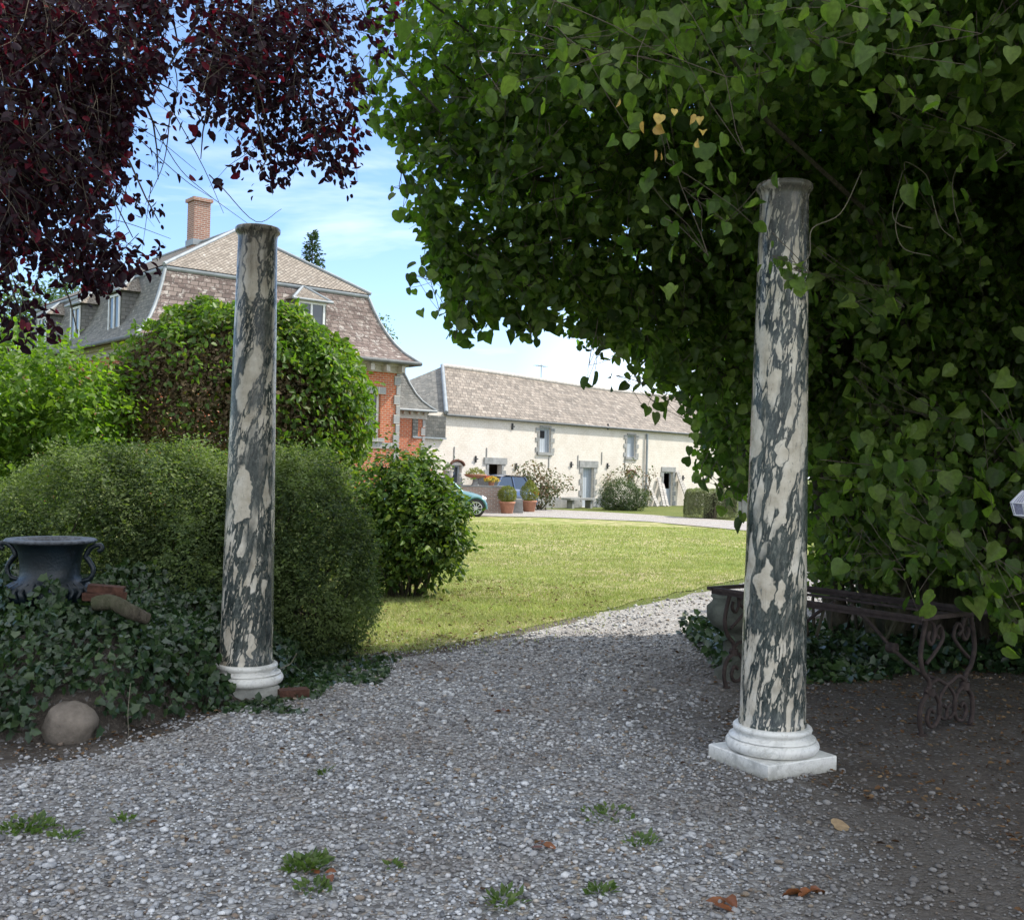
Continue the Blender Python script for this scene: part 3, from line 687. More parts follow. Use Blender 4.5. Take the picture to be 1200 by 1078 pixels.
def infill(o, name, mat, d=.16, frame=True, kids=None, upper_dark=None, label=None, slats=True):
    u0, u1, a, b = o
    d1 = MB()
    top = b if not upper_dark else a + (b - a) * upper_dark
    bbox(d1, u0, u1, a, top, -d - .03, -d); dd = d1.build(name, mat, barn)
    if upper_dark:
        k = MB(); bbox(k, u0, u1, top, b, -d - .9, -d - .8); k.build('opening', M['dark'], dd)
    f = MB(); t = .07
    for bx in ((u0, u0 + t, a, b), (u1 - t, u1, a, b), (u0 + t, u1 - t, b - t, b)): bbox(f, *bx, -d, -d + .05)
    f.build('frame', M['door_paint'], dd)
    if label: dd['label'] = label
    return dd
def quoins(o, mat, sill=False, lintel=.16, top_ext=.2, name='stone_surround', n=None):
    u0, u1, a, b = o; q = MB(); n = n or max(3, int((b - a) / .22)); h = (b - a) / n
    for k in range(n):
        wd = .26 if k % 2 == 0 else .13
        bbox(q, u0 - wd, u0 - .004, a + k * h + .012, a + (k + 1) * h - .012, .0, .03); bbox(q, u1 + .004, u1 + wd, a + k * h + .012, a + (k + 1) * h - .012, .0, .03)
    if lintel: bbox(q, u0 - top_ext, u1 + top_ext, b + .004, b + lintel, .0, .05)
    if sill: bbox(q, u0 - .16, u1 + .16, a - .12, a - .004, .0, .08)
    q.build(name, mat, barn)
infill(oD1, 'door', M['door_paint'], label='pale blue grey plank door, closed'); quoins(oD1, M['greystone'], lintel=.30, top_ext=.30)
infill(oD2, 'door', M['door_paint'], upper_dark=.5, label='stable door with its upper half open and dark'); quoins(oD2, M['greystone'], lintel=.24, top_ext=.2)
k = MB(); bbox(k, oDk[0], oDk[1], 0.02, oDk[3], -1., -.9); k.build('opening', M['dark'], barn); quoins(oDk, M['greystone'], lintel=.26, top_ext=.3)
infill(oW1, 'shutter', M['door_paint'], .12); quoins(oW1, M['greystone'], True, lintel=.08, top_ext=.0, n=5, name='window_surround')
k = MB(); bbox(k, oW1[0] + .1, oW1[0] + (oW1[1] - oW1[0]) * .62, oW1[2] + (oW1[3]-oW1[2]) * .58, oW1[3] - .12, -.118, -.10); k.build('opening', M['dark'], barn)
infill(oW2, 'shutter', M['door_paint'], .12); quoins(oW2, M['greystone'], True, lintel=.07, top_ext=.0, n=5, name='window_surround')
infill(oW3, 'shutter', M['door_paint'], .12)
for o in (oA1, oA2):
    g = infill(o, 'window', M['glass'], .18)
    u0, u1, a, b = o; c = MB(); um = (u0 + u1) / 2; rr = (u1 - u0) / 2
    A_ = [BO + BU * (um + (rr + .1) * math.cos(q)) + UP * (b - .02 + (rr * .5 + .06) * math.sin(q)) + BN * .02 for q in np.linspace(0, math.pi, 10)]
    c.tube(A_, .06, 5, flat=1.); c.build('arch', M['old_brick'], barn)
dp = MB(); ud = bt(756, 540)[0]; P0 = BO + BU * ud + BN * .09
dp.tube([P0 + UP * 3.45, P0 + UP * 3.3, P0 + UP * .1], .055, 8); dp.build('downpipe', M['zinc'], barn)
for (ax_, ay_) in ((557, 538), (604.5, 546.5), (669, 544.5), (711.5, 546), (600, 500), (712, 500), (800, 560)):
    u, z = bt(ax_, ay_); an = MB(); bbox(an, u - .035, u + .035, z - .13, z + .13, .0, .05); bbox(an, u - .09, u + .09, z - .02, z + .03, .05, .08); an.build('wall_anchor', M['iron_black'], barn)
for (ax_, ay_) in ((532, 532), (570, 533), (643, 541), (677, 541), (705, 537), (732, 544)):
    u, z = bt(ax_, ay_); an = MB(); bbox(an, u - .02, u + .02, z - .28, z + .28, .0, .03); an.build('tie_rod', M['greystone'], barn)
# roof antenna
c = at(634, 446, 51.); a = MB(); c = on_plane(634, 446, BO - BN * BW / 2, BN)
an = tag(empty('roof_antenna', c), 'thin metal aerial standing on the ridge of the barn roof', 'antenna')
a.tube([c - UP * .3, c + UP * .75], .02, 6); a.build('mast', M['greystone'], an)
a = MB(); a.tube([c + UP * .68 - BU * .45, c + UP * .68 + BU * .35], .014, 5)
for q in np.linspace(-.4, .3, 5): a.tube([c + UP * .68 + BU * q - BN * .16, c + UP * .68 + BU * q + BN * .16], .01, 4)
a.build('crossbars', M['greystone'], an)
# boards leaning beside the stable door
for (px, top, tilt, lab) in ((760, 1.15, -.25, 'short weathered board leaning on the barn wall beside the downpipe'), (767, 1.35, .2, 'greyed board leaning on the barn wall between downpipe and stable door'),
                             (771, 1.1, .25, 'low greyed board leaning on the barn wall just left of the stable door'), (797, 1.7, -.45, 'tall pale board leaning against the barn wall right of the stable door'),
                             (801, 1.35, -.55, 'pale board leaning lowest against the barn wall right of the stable door')):
    u = bt(px, 590)[0]; A_ = BO + BU * u + BN * .55 + UP * .02; B_ = BO + BU * (u + tilt) + BN * .08 + UP * top
    d = nrm(B_ - A_); s = nrm(np.cross(d, BN)); mb = MB(); mb.box((A_ + B_) / 2, (np.linalg.norm(B_ - A_), .24, .04), ax=np.array([d, s, np.cross(d, s)]))
    tag(mb.build('board', M['old_board']), lab, 'board', 'boards leaning on the barn wall')
# stone bench in front of the barn plinth
u = bt(667, 590)[0]; bn = tag(empty('stone_bench', BO + BU * u + BN * .6), 'low grey stone bench before the barn wall left of the closed door', 'bench')
m_ = MB(); bbox(m_, u - .95, u + .95, .36, .44, .35, .80); m_.build('seat', M['greystone'], bn)
for s_ in (-.65, .65):
    m_ = MB(); bbox(m_, u + s_ - .07, u + s_ + .07, 0, .36, .42, .72); m_.build('leg', M['greystone'], bn)

# ================================================================== HOUSE
HU = np.array([-.77, -.64, 0]); HU /= np.linalg.norm(HU); HI = np.array([HU[1], -HU[0], 0]); HI = HI if HI[1] > 0 else -HI   # HI inward (away)
HN = -HI; HR = np.array([-3.95, 36.5, 0.])
HW = 8.85; HD = 15.0; HE = 5.22
house = tag(empty('manor_house', HR), 'orange brick manor house with a flared mauve slate mansard roof behind the domed tree', 'house')
H = lambda s, t, z: HR + HU * s + HI * t + UP * z          # s along the end wall (toward left/near), t depth, z
hx = np.array([HU, HI, UP])
wn = MB(); rv = MB()
def hs(px, py): P = on_plane(px, py, HR, HN); return (P - HR) @ HU, P[2]
sa, za = hs(445, 513); sb, zb_ = hs(436, 468)
win = (sa, sa + .95, za, zb_ + .2)
wall_open(wn, HR, HU, HN, 0, HW, 0, HE, [win, (5.6, 6.55, win[2], win[3])], .18)
for (O_, U_, L) in ((H(HW, 0, 0), HI, HD), (H(HW, HD, 0), -HU, HW), (H(0, HD, 0), -HI, HD)):
    wn.face([O_, O_ + U_ * L, O_ + U_ * L + UP * HE, O_ + UP * HE])
wn.build('wall', M['red_brick'], house)
for a in (win[0], 5.6):
    g = MB(); g.box(H(a + .475, .17, (win[2] + win[3]) / 2), (.95, .02, win[3] - win[2]), ax=hx); gg = g.build('window', M['glass'], house)
    g = MB()
    for (c0, d0) in (((a + .04), .08), (a + .475, .05), (a + .91, .08)): g.box(H(c0, .14, (win[2] + win[3]) / 2), (d0, .04, win[3] - win[2]), ax=hx)
    g.box(H(a + .475, .142, win[2] + (win[3] - win[2]) * .65), (.95, .04, .06), ax=hx); g.build('frame', M['white_paint'], gg)
    g = MB(); g.box(H(a + .475, -.04, win[2] - .07), (1.2, .12, .13), ax=hx); g.build('sill', M['bluestone'], gg); g = MB(); g.box(H(a + .475, -.02, win[3] + .12), (1.3, .06, .24), ax=hx); g.build('lintel', M['bluestone'], gg)
st = MB(); zb = win[2] - .13
st.box(H(HW / 2, -.015, zb - .12), (HW, .035, .2), ax=hx); st.build('stone_band', M['bluestone'], house)
st = MB(); k = 0
for k in range(15):
    z0 = .1 + k * .33; d = .24 if k % 2 else .15
    st.box(H(d / 2 - .02, -.02, z0 + .16), (d, .05, .31), ax=hx); st.box(H(-.022, d / 2 + .006, z0 + .16), (.044, d, .31), ax=hx)
st.build('quoins', M['bluestone'], house)
cn = MB()
for (q, h0, h1) in ((.08, HE - .42, HE - .20), (.22, HE - .20, HE - .08)):
    cn.box(H(HW / 2, -q / 2 - .005, (h0 + h1) / 2), (HW + 2 * q, q, h1 - h0), ax=hx); cn.box(H(-q / 2 - .004, HD / 2, (h0 + h1) / 2), (q, HD, h1 - h0), ax=hx)
    cn.box(H(HW + q / 2 + .004, HD / 2, (h0 + h1) / 2), (q, HD, h1 - h0), ax=hx)
for q in np.arange(.1, HW, .62): cn.box(H(q, -.22, HE - .30), (.14, .36, .22), ax=hx)
for q in np.arange(.6, 6, .62): cn.box(H(-.22, q, HE - .30), (.36, .14, .22), ax=hx)
cn.build('cornice', M['stone'], house)
# mansard: profile offset (outward +) against height, flared at the eaves
prof = [(.50, HE - .06), (.30, HE + .10), (.08, HE + .30), (-.14, HE + .58), (-.34, HE + .92), (-.52, HE + 1.30), (-.68, HE + 1.72), (-.80, HE + 2.10), (-.88, HE + 2.30)]
def mring(o, z): return [H(-o, -o, z), H(HW + o, -o, z), H(HW + o, HD + o, z), H(-o, HD + o, z)]
for side in range(4):
    rows = [[mring(o, z)[side], mring(o, z)[(side + 1) % 4]] for o, z in prof]
    mb_ = MB(); mb_.grid(rows, sm=True); mb_.build('mansard_roof', M['grey_slate' if side % 2 else 'mauve_slate'], house)
for i in (0, 1):
    hp = MB(); hp.tube([mring(o, z)[i] + UP * .02 for o, z in prof], .055, 6); hp.build('hip_flashing', M['zinc'], house)
gu = MB(); r0 = mring(.52, HE - .08)
for i in range(4): gu.tube([r0[i], r0[(i + 1) % 4]], .07, 6)
gu.build('gutter', M['iron_grey'], house)
bz = HE + 2.30; bo = -.88; ov = .12; c4 = mring(bo + ov, bz + .0)
cv = MB(); r1 = mring(bo + .03, bz - .07)
for i in range(4): cv.tube([r1[i], r1[(i + 1) % 4]], .09, 6)
cv.build('break_moulding', M['zinc'], house)
AP = 9.62; tA = 2.95; A1 = H(HW / 2, tA + .7, AP); A2 = H(HW / 2, HD - tA - .7, AP)
up = MB(); up.face([c4[0], c4[1], A1][::-1]); up.face([c4[1], c4[2], A2, A1][::-1]); up.face([c4[2], c4[3], A2][::-1]); up.face([c4[3], c4[0], A1, A2][::-1]); up.build('upper_roof', M['tan_shingle'], house)
hp = MB()
for a, b in ((c4[0], A1), (c4[1], A1), (A1, A2)): hp.tube([a + UP * .02, b + UP * .03], .06, 6)
hp.build('ridge_flashing', M['zinc'], house)
# chimney
CP = on_plane(233, 260, H(HW / 2, 0, 0), HU); ct = (CP - HR) @ HI; ctop = on_plane(233, 238, H(HW / 2, 0, 0), HU)[2]
ch = MB(); ch.box(H(HW / 2, ct, (8.6 + ctop) / 2), (.62, .62, ctop - 8.6), ax=hx); cho = ch.build('chimney', M['chimney_brick'], house)
ch = MB(); ch.box(H(HW / 2, ct, ctop + .05), (.76, .76, .12), ax=hx); ch.build('cap', M['chimney_brick'], cho)
ch = MB(); ch.box(H(HW / 2, ct, 9.62), (.70, .70, .22), ax=hx); ch.build('flashing', M['zinc'], cho)
# dormers on the left (shaded) side: face outward +HU
def dormer(t, s_face, w, z0, z1, rz_, axis, name='dormer'):
    """axis 'side': on the s=HW side; 'end': on the t=0 side. t/s_face: centre position; face at the wall plane"""
    if axis == 'side': O = H(HW - .12, t, 0); out = HU; al = HI
    else: O = H(t, .25, 0); out = HN; al = HU
    P = lambda a, d, z: O + al * a + out * d + UP * z
    axx = np.array([al, out, UP])
    b = MB(); b.face([P(-w/2, 0, z0), P(w/2, 0, z0), P(w/2, 0, z1), P(-w/2, 0, z1)])
    for s_ in (-1, 1): b.face([P(s_*w/2, 0, z0), P(s_*w/2, -1.5, z0), P(s_*w/2, -1.5, z1), P(s_*w/2, 0, z1)])
    bd = b.build(name, M['grey_slate'], house)
    r = MB(); e = .16; pk = z1 + rz_
    a0, a1, b0, b1 = P(-w/2-e, e, z1), P(w/2+e, e, z1), P(-w/2-e, -1.7, z1), P(w/2+e, -1.7, z1); pf, pb = P(0, -w/2, pk), P(0, -1.9, pk)
    r.face([a0, a1, pf]); r.face([a1, b1, pb, pf]); r.face([b0, a0, pf, pb]); r.face([a0, a1, b1, b0][::-1])
    r.build('dormer_roof', M['tan_shingle'], bd)
    r = MB()
    for q in (a0, a1): r.tube([q, pf], .05, 5)
    r.tube([a0, a1], .05, 5); r.build('roof_trim', M['zinc'], bd)
    g = MB(); g.box(P(0, .015, (z0 + z1) / 2), (w * .8, .03, (z1 - z0) * .84), ax=axx); go = g.build('window', M['glass'], bd)
    f = MB(); hh = (z1 - z0) * .84; zc = (z0 + z1) / 2; ww = w * .8
    for a_ in (-ww/2, 0, ww/2): f.box(P(a_, .045, zc), (.07, .04, hh + .07), ax=axx)
    for z_ in (zc - hh/2, zc + hh/2): f.box(P(0, .047, z_), (ww + .14, .045, .08), ax=axx)
    f.build('frame', M['white_paint'], go)
for t in (3.0, 6.8, 10.6): dormer(t, 0, 1.15, HE + .25, HE + 1.62, .55, 'side')
sd = hs(369, 350)[0]
dormer(sd, 0, 1.15, HE + .75, HE + 1.72, .55, 'end')
# lower wing set back on the right, against the barn
wg = tag(empty('house_wing', H(-.6, 2.6, 0)), 'small low brick wing with a flared slate roof between house and barn', 'building')
PW = at(497, 540, 38.9); PW[2] = 0
WO = PW; ww_ = 2.4; wd_ = 3.2; WZ = 3.72
G = lambda s, t, z: WO + HU * s + HI * t + UP * z
b = MB()
for (O_, U_, L) in ((G(0, 0, 0), HU, ww_), (G(ww_, 0, 0), HI, wd_), (G(ww_, wd_, 0), -HU, ww_), (G(0, wd_, 0), -HI, wd_)):
    b.face([O_, O_ + U_ * L, O_ + U_ * L + UP * WZ, O_ + UP * WZ])
b.build('wall', M['red_brick'], wg)
b = MB(); b.box(G(ww_/2, -.03, WZ - .22), (ww_ + .1, .06, .30), ax=hx); b.box(G(-.03, wd_/2, WZ - .22), (.056, wd_, .30), ax=hx)
for q in np.arange(.1, ww_, .3): b.box(G(q, -.1, WZ - .14), (.10, .12, .14), ax=hx)
b.build('cornice', M['stone'], wg)
b = MB()
for k in range(11): b.box(G(.06 + .03 * (k % 2), -.014, .2 + k * .3), (.12 + .06 * (k % 2), .03, .27), ax=hx)
b.build('quoins', M['bluestone'], wg)
wp = [(.28, WZ - .05), (.12, WZ + .08), (-.08, WZ + .28), (-.26, WZ + .55), (-.42, WZ + .9), (-.56, WZ + 1.25), (-.62, WZ + 1.5)]
def wring(o, z): return [G(-o, -o, z), G(ww_ + o, -o, z), G(ww_ + o, wd_ + o, z), G(-o, wd_ + o, z)]
b = MB(); b.grid([wring(o, z) for o, z in wp], True, sm=False); b.face(wring(*wp[-1])); b.build('roof', M['grey_slate'], wg)
b = MB(); r1 = wring(.30, WZ - .07)
for i in range(4): b.tube([r1[i], r1[(i + 1) % 4]], .05, 5)
for i in (0,): b.tube([wring(o, z)[i] + UP * .02 for o, z in wp], .05, 5)
b.build('gutter', M['zinc'], wg)

# ================================================================== COURTYARD THINGS
# low brick wall with planters
WQ = gnd(590, 601.2); wallx = np.array([[-.985, -.17, 0], [.17, -.985, 0], [0, 0, 1.]])
gw = tag(empty('garden_wall', WQ), 'low weathered brick wall carrying flower pots near the parked cars', 'wall')
Wp = lambda s, d, z: WQ + wallx[0] * s + wallx[1] * d + UP * z
b = MB(); b.box(Wp(1.6, -.15, .47), (3.2, .32, .94), ax=wallx); b.build('brickwork', M['garden_brick'], gw)
b = MB(); b.box(Wp(1.6, -.15, .965), (3.26, .38, .05), ax=wallx); b.build('coping', M['greystone'], gw)
def mound(name, c, r, n, leaf, mat, parent, rz=1., shape='dia', half=True):
    d = sph(n); 
    if half: d[:, 2] = np.abs(d[:, 2])
    d[:, :] = nrm(d); q = 1 - .35 * rng.uniform(size=n) ** 1.5
    P = np.array(c, float) + d * q[:, None] * np.array([r, r, r * rz]) * (1 + .06 * np.sin(d[:, :1] * 9 + d[:, 2:] * 7))
    return foliage(name, P, d + rng.normal(size=(n, 3)) * .5, rng.normal(size=(n, 3)) + d * .6, leaf * rng.uniform(.6, 1.3, n), shape, mat, parent)
def bowl(mb, c, r, h, foot=.5, rim=.06):
    mb.lathe(c, [(r * foot, 0), (r * foot * .9, h * .12), (r * .45, h * .25), (r * .8, h * .55), (r * .95, h * .85), (r + rim * .4, h * .9), (r + rim * .4, h), (r * .88, h), (r * .8, h * .8), (0.0001, h * .78)], 24, False); return mb
zt = .99
c = Wp(1.05, -.15, zt); t_ = tag(empty('bowl_planter', c), 'shallow stone bowl on a pedestal holding a yellow-green cushion plant on the wall', 'planter')
b = MB(); b.lathe(c, [(.16, 0), (.12, .05), (.09, .12), (.10, .22), (.14, .25)], 16); b.build('pedestal', M['greystone'], t_)
b = MB(); b.lathe(c + UP * .25, [(.14, 0), (.32, .05), (.40, .10), (.42, .15), (.38, .15), (.001, .12)], 24, False); b.build('bowl', M['terracotta'], t_)
mound('foliage', c + UP * .36, .36, 900, .05, M['box_leaf'], t_, .75)
c = Wp(.45, -.15, zt); t_ = tag(empty('flower_pot', c), 'small pot of bright yellow flowers at the near end of the wall', 'flower pot')
b = MB(); b.lathe(c, [(.09, 0), (.13, .16), (.14, .18), (.12, .18), (.001, .15)], 16, False); b.build('pot', M['terracotta'], t_)
mound('foliage', c + UP * .16, .24, 260, .06, M['box_leaf'], t_, .5); mound('blossom', c + UP * .17, .30, 350, .05, M['yellowflower'], t_, .55)
mound('orange_blossom', c + UP * .24 + wallx[0] * .12, .14, 60, .05, M['redflower'], t_, .9)
c = Wp(2.75, -.15, zt); t_ = tag(empty('flower_pot', c), 'pot of red geraniums standing on the wall beside the bush', 'flower pot')
b = MB(); b.lathe(c, [(.10, 0), (.15, .20), (.16, .22), (.14, .22), (.001, .18)], 16, False); b.build('pot', M['terracotta'], t_)
mound('foliage', c + UP * .2, .26, 260, .07, M['box_leaf'], t_, .9); mound('blossom', c + UP * .26, .28, 160, .07, M['redflower'], t_, 1.)
c = Wp(2.05, -.15, zt); t_ = tag(empty('garden_urn', c), 'pale stone urn on the wall between geraniums and bowl', 'urn')
b = MB(); b.lathe(c, [(.12, 0), (.12, .05), (.06, .09), (.05, .16), (.14, .24), (.19, .36), (.17, .46), (.20, .50), (.20, .53), (.15, .53), (.001, .45)], 20, False); b.build('bowl', M['stone'], t_)
mound('foliage', c + UP * .5, .16, 200, .05, M['pinkish'], t_, 1.)
c = Wp(1.62, -.12, zt); t_ = tag(empty('stone_figure', c), 'little dark stone ornament on the wall left of the bowl planter', 'ornament')
b = MB(); b.lathe(c, [(.11, 0), (.12, .06), (.08, .1), (.10, .2), (.07, .28), (.05, .31), (.07, .36), (.055, .42), (.001, .44)], 14); b.build('body', M['greystone'], t_)
# two big iron bowl on the ground in front of wall
c = Wp(2.2, .35, 0); t_ = tag(empty('iron_urn', c), 'dark iron urn on a stem before the brick wall above the teal car', 'urn')
b = MB(); b.lathe(c, [(.18, 0), (.17, .06), (.07, .12), (.06, .5), (.10, .58), (.26, .66), (.36, .76), (.38, .80), (.33, .80), (.001, .70)], 20, False); b.build('bowl', M['iron_black'], t_)
# topiary pots
def topiary(px, py, r, rz, cone, lab):
    c = gnd(px, py); t_ = tag(empty('potted_topiary', c), lab, 'topiary', 'potted topiaries by the brick wall')
    b = MB(); b.lathe(c, [(.19, 0), (.21, .03), (.27, .36), (.29, .37), (.30, .44), (.27, .44), (.25, .38), (.001, .37)], 28, False); b.build('pot', M['terracotta'], t_)
    n = 5200; d = sph(n); q = 1 - .25 * rng.uniform(size=n) ** 1.4
    s = np.where(d[:, 2] > 0, 1 - cone * np.clip(d[:, 2], 0, 1) ** 1.2 * .55, 1)
    P = c + UP * (.40 + r * rz * .92) + d * q[:, None] * np.array([r, r, r * rz]) * np.c_[s, s, np.ones(n)] * (1 + .03 * np.sin(d[:, :1] * 11))
    foliage('foliage', P, d + rng.normal(size=(n, 3)) * .4, rng.normal(size=(n, 3)) + d * .6, .035 * rng.uniform(.6, 1.4, n), 'dia', M['box_leaf'], t_)
    b = MB(); b.tube([c + UP * .35, c + UP * .7], .03, 6); b.build('stem', M['bark'], t_)
topiary(594, 602, .34, .92, 0., 'round clipped box ball in a terracotta pot beside the brick wall')
topiary(620, 600, .36, 1.18, 1., 'clipped box with a pointed top in a terracotta pot right of the stone post')
c = gnd(607, 601.5); b = MB()
b.grid([[c + np.array([x * s_, y * s_, z]) for x, y in ((-.17,-.13),(.17,-.13),(.17,.13),(-.17,.13))] for z, s_ in ((0, 1.05), (.42, .98), (.50, .9), (.54, .7))], True, sm=False)
b.face([c + np.array([x * .7, y * .7, .54]) for x, y in ((-.17,-.13),(.17,-.13),(.17,.13),(-.17,.13))])
tag(b.build('stone_post', M['greystone']), 'short squared grey stone post between the two terracotta pots', 'post')
# cars
def car(loc, rz, L, Wd, Hh, paint, lab, ax_=.32):
    root = tag(empty('parked_car', (0, 0, 0)), lab, 'car', 'cars parked by the brick wall')
    wr = .30; b = MB(); N_ = 26; xs = np.linspace(-L/2, L/2, N_); rows = []
    def hood(x):
        t = (x + L/2) / L
        return .38 + .42 * math.sin(math.pi * min(1, max(0, t * 1.0))) ** .38
    for x in xs:
        w = Wd / 2 * (1 - .18 * abs(2 * x / L) ** 4); zt_ = hood(x) + .08; zb_ = .20 + .06 * abs(2 * x / L) ** 3
        fr = [(-w*.9, zb_), (-w, zb_ + .16), (-w*1.0, (zb_+zt_)/2+.05), (-w*.96, zt_ - .08), (-w*.84, zt_), (0, zt_ + .05), (w*.84, zt_), (w*.96, zt_-.08), (w, (zb_+zt_)/2+.05), (w, zb_+.16), (w*.9, zb_)]
        rows.append([np.array([x, y, z]) for y, z in fr])
    b.grid(rows, True); b.face(rows[0]); b.face(rows[-1][::-1]); bo_ = local(b, 'body', paint, root)
    def cab(name, mat, inset, z0, z1, x0, x1, x2, x3, wy0, wy1):
        c = MB(); lo_ = [(x0,-wy0,z0),(x3,-wy0,z0),(x3,wy0,z0),(x0,wy0,z0)]; mid = [(x0+.10*(x1-x0), -wy0, z0+.02),(x3-.1*(x3-x2),-wy0,z0+.02),(x3-.1*(x3-x2),wy0,z0+.02),(x0+.1*(x1-x0),wy0,z0+.02)]
        hi_ = [(x1,-wy1,z1),(x2,-wy1,z1),(x2,wy1,z1),(x1,wy1,z1)]
        c.grid([[np.array(p_) for p_ in r_] for r_ in (lo_, hi_)], True, sm=False); c.face(hi_); return local(c, name, mat, root)
    w = Wd / 2
    cab('windows', M['glass'], 0, .80, Hh - .07, -L*.36, -L*.26, L*.12, L*.26, w * .88, w * .72)
    rf_ = MB(); rr = []
    for x, z in ((-L*.28, Hh - .09), (-L*.24, Hh - .03), (-L*.08, Hh), (L*.05, Hh - .01), (L*.13, Hh - .07)):
        rr.append([np.array([x, y * w * .74, z + .0 + .03 * (1 - y * y)]) for y in (-1, -.6, 0, .6, 1)])
    rf_.grid(rr); rf_.grid([[q - UP * .05 for q in r_] for r_ in rr]); local(rf_, 'roof', paint, root)
    for sgn in (-1, 1):
        for (xa, xb) in ((-L*.36, -L*.265), (L*.26, L*.125), (-L*.06, -L*.05)):
            pil = MB(); pil.tube([(xa, sgn * w * .885, .82), (xb, sgn * w * .73, Hh - .07)], .035, 6); local(pil, 'pillar', paint, root)
    for sx in (-1, 1):
        for sy in (-1, 1):
            c = np.array([sx * L * ax_, sy * (w - .07), wr]); t = MB()
            def disc(mb, r, y, n=28): return [c + np.array([r * math.cos(a), y, r * math.sin(a)]) for a in np.linspace(0, 2*math.pi, n, endpoint=False)]
            t.grid([disc(t, wr*.66, -.10), disc(t, wr*.97, -.10), disc(t, wr, -.07), disc(t, wr, .07), disc(t, wr*.97, .10), disc(t, wr*.66, .10)], True)
            wh = local(t, 'wheel', M['tyre'], root)
            r_ = MB(); yo = sy * .085; hub = c + np.array([0, yo, 0])
            r_.tube([c + np.array([0, yo - .02 * sy, 0]), c + np.array([0, yo + .02 * sy, 0])], wr * .2, 12)
            for k_ in range(9):
                a = 2 * math.pi * k_ / 9; e = np.array([math.cos(a), 0, math.sin(a)]); r_.tube([hub + e * wr * .15, hub + e * wr * .64], .016, 5)
            ring = disc(r_, wr * .66, yo); r_.tube(ring + [ring[0]], .02, 6)
            ri = r_.build('rim', M['alloy']); ri.parent = wh
            r_ = MB(); r_.face(disc(r_, wr * .64, sy * .03)); q_ = r_.build('brake_disc', M['iron_black']); q_.parent = wh
            ar = MB(); ar.tube([c + np.array([(wr + .05) * math.cos(a), sy * .05, (wr + .05) * math.sin(a)]) for a in np.linspace(-.1, math.pi + .1, 14)], .05, 6); local(ar, 'wheel_arch', M['iron_black'] if sx < -5 else paint, root)
    for sy in (-1, 1):
        h_ = MB(); h_.tube([(L/2 - .22, sy * w * .66, .62), (L/2 - .06, sy * w * .62, .56)], [.11, .09], 12); local(h_, 'headlight', M['lampglass'], root)
        h_ = MB(); h_.box((-L/2 + .03, sy * w * .7, .68), (.08, .22, .12)); local(h_, 'tail_light', M['redflower'], root)
    h_ = MB(); h_.box((0, 0, .22), (L * .9, Wd * .9, .08)); local(h_, 'underbody', M['iron_black'], root)
    root.location = loc; root.rotation_euler = (0, 0, rz)
    return root
cw = gnd(557, 606); La = 3.5; rz_ = R(8)
cc = cw - np.array([math.cos(rz_), math.sin(rz_), 0]) * La * .385 + np.array([-math.sin(rz_), math.cos(rz_), 0]) * .75
car(cc, rz_, La, 1.66, 1.34, M['car_teal'], 'teal car with alloy wheels half hidden behind the laurel bush', .385)
c2 = gnd(578, 597.); c2 = np.array([-.52, 40.9, 0.])
car(c2, R(229), 3.4, 1.56, 1.38, M['car_blue'], 'dark blue hatchback parked behind the brick wall and the flower pots')
# ================================================================== SHRUBS BY THE BARN
def shrub(name, px, py, lab, cat, lobes, leaf, dens, mat, shape='dia', stems=3, group=None, per=4, length=.12, **kw):
    c = gnd(px, py) if not hasattr(px, '__len__') else np.array(px, float)
    t_ = tag(empty(name, c), lab, cat, group)
    crown('foliage', [(c + np.array(o), r) for o, r in lobes], dens, leaf, per, length, shape, mat, t_, **kw)
    if stems:
        b = MB()
        for k in range(stems):
            o, r = lobes[k % len(lobes)]; q = rng.normal(size=3) * .3 * np.mean(r); q[2] = 0
            limb(b, c + rng.normal(size=3) * [.06, .06, 0], c + np.array(o) + q, .03, .012, 5)
        b.build('stem', M['bark'], t_)
    return t_
c = on_plane(632, 585, BO + BN * 1.2, BN); c[2] = 0
shrub('garden_shrub', c, 0, 'loose pinkish green shrub against the white barn wall behind the topiaries', 'shrub',
      [((-.3, 0, 1.3), (.75, .6, .75)), ((.5, 0, 1.0), (.7, .5, .5)), ((.1, 0, .6), (.5, .4, .5))], .13, 28, M['pinkish'], 'oval', 4, shell=.7, length=.3)
c = on_plane(730, 599, BO + BN * 2.6, BN); c[2] = 0
shrub('clipped_bush', c, 0, 'dark rounded clipped bush before the barn left of the downpipe', 'bush', [((0, 0, .62), (.86, .8, .66)), ((-.35, 0, .45), (.6, .6, .5)), ((.4, 0, .45), (.6, .6, .5))], .07, 260, M['box_dark'], 'dia', 2, shell=.25)
c = on_plane(733, 590, BO + BN * .7, BN); c[2] = 0
shrub('rose_bush', c, 0, 'pale flowering climber against the barn wall behind the dark rounded bush', 'climber', [((.2, 0, 1.6), (.6, .3, .45)), ((-.9, 0, 1.1), (.5, .3, .7))], .12, 26, M['pinkish'], 'oval', 4, shell=.8, length=.25)
c = on_plane(758, 590, BO + BN * .5, BN); c[2] = 0
shrub('wall_plant', c, 0, 'thin leggy plant growing up beside the barn downpipe', 'plant', [((0, 0, .7), (.22, .2, .6)), ((.15, 0, 1.5), (.15, .15, .3))], .1, 40, M['pinkish'], 'oval', 2, shell=.8)
c = gnd(835, 608); c0 = c + np.array([0, .5, 0])
t_ = tag(empty('clipped_hedge_block', c0), 'pale boxy clipped yew block with rounded top on the far grass right', 'hedge')
n = 30000; d = sph(n); d[:, 2] = np.abs(d[:, 2]) * 1.0
d = np.sign(d) * np.abs(d) ** .55; d = d / np.max(np.abs(d), 1)[:, None] ** .55; q = 1 - .12 * rng.uniform(size=n) ** 1.5
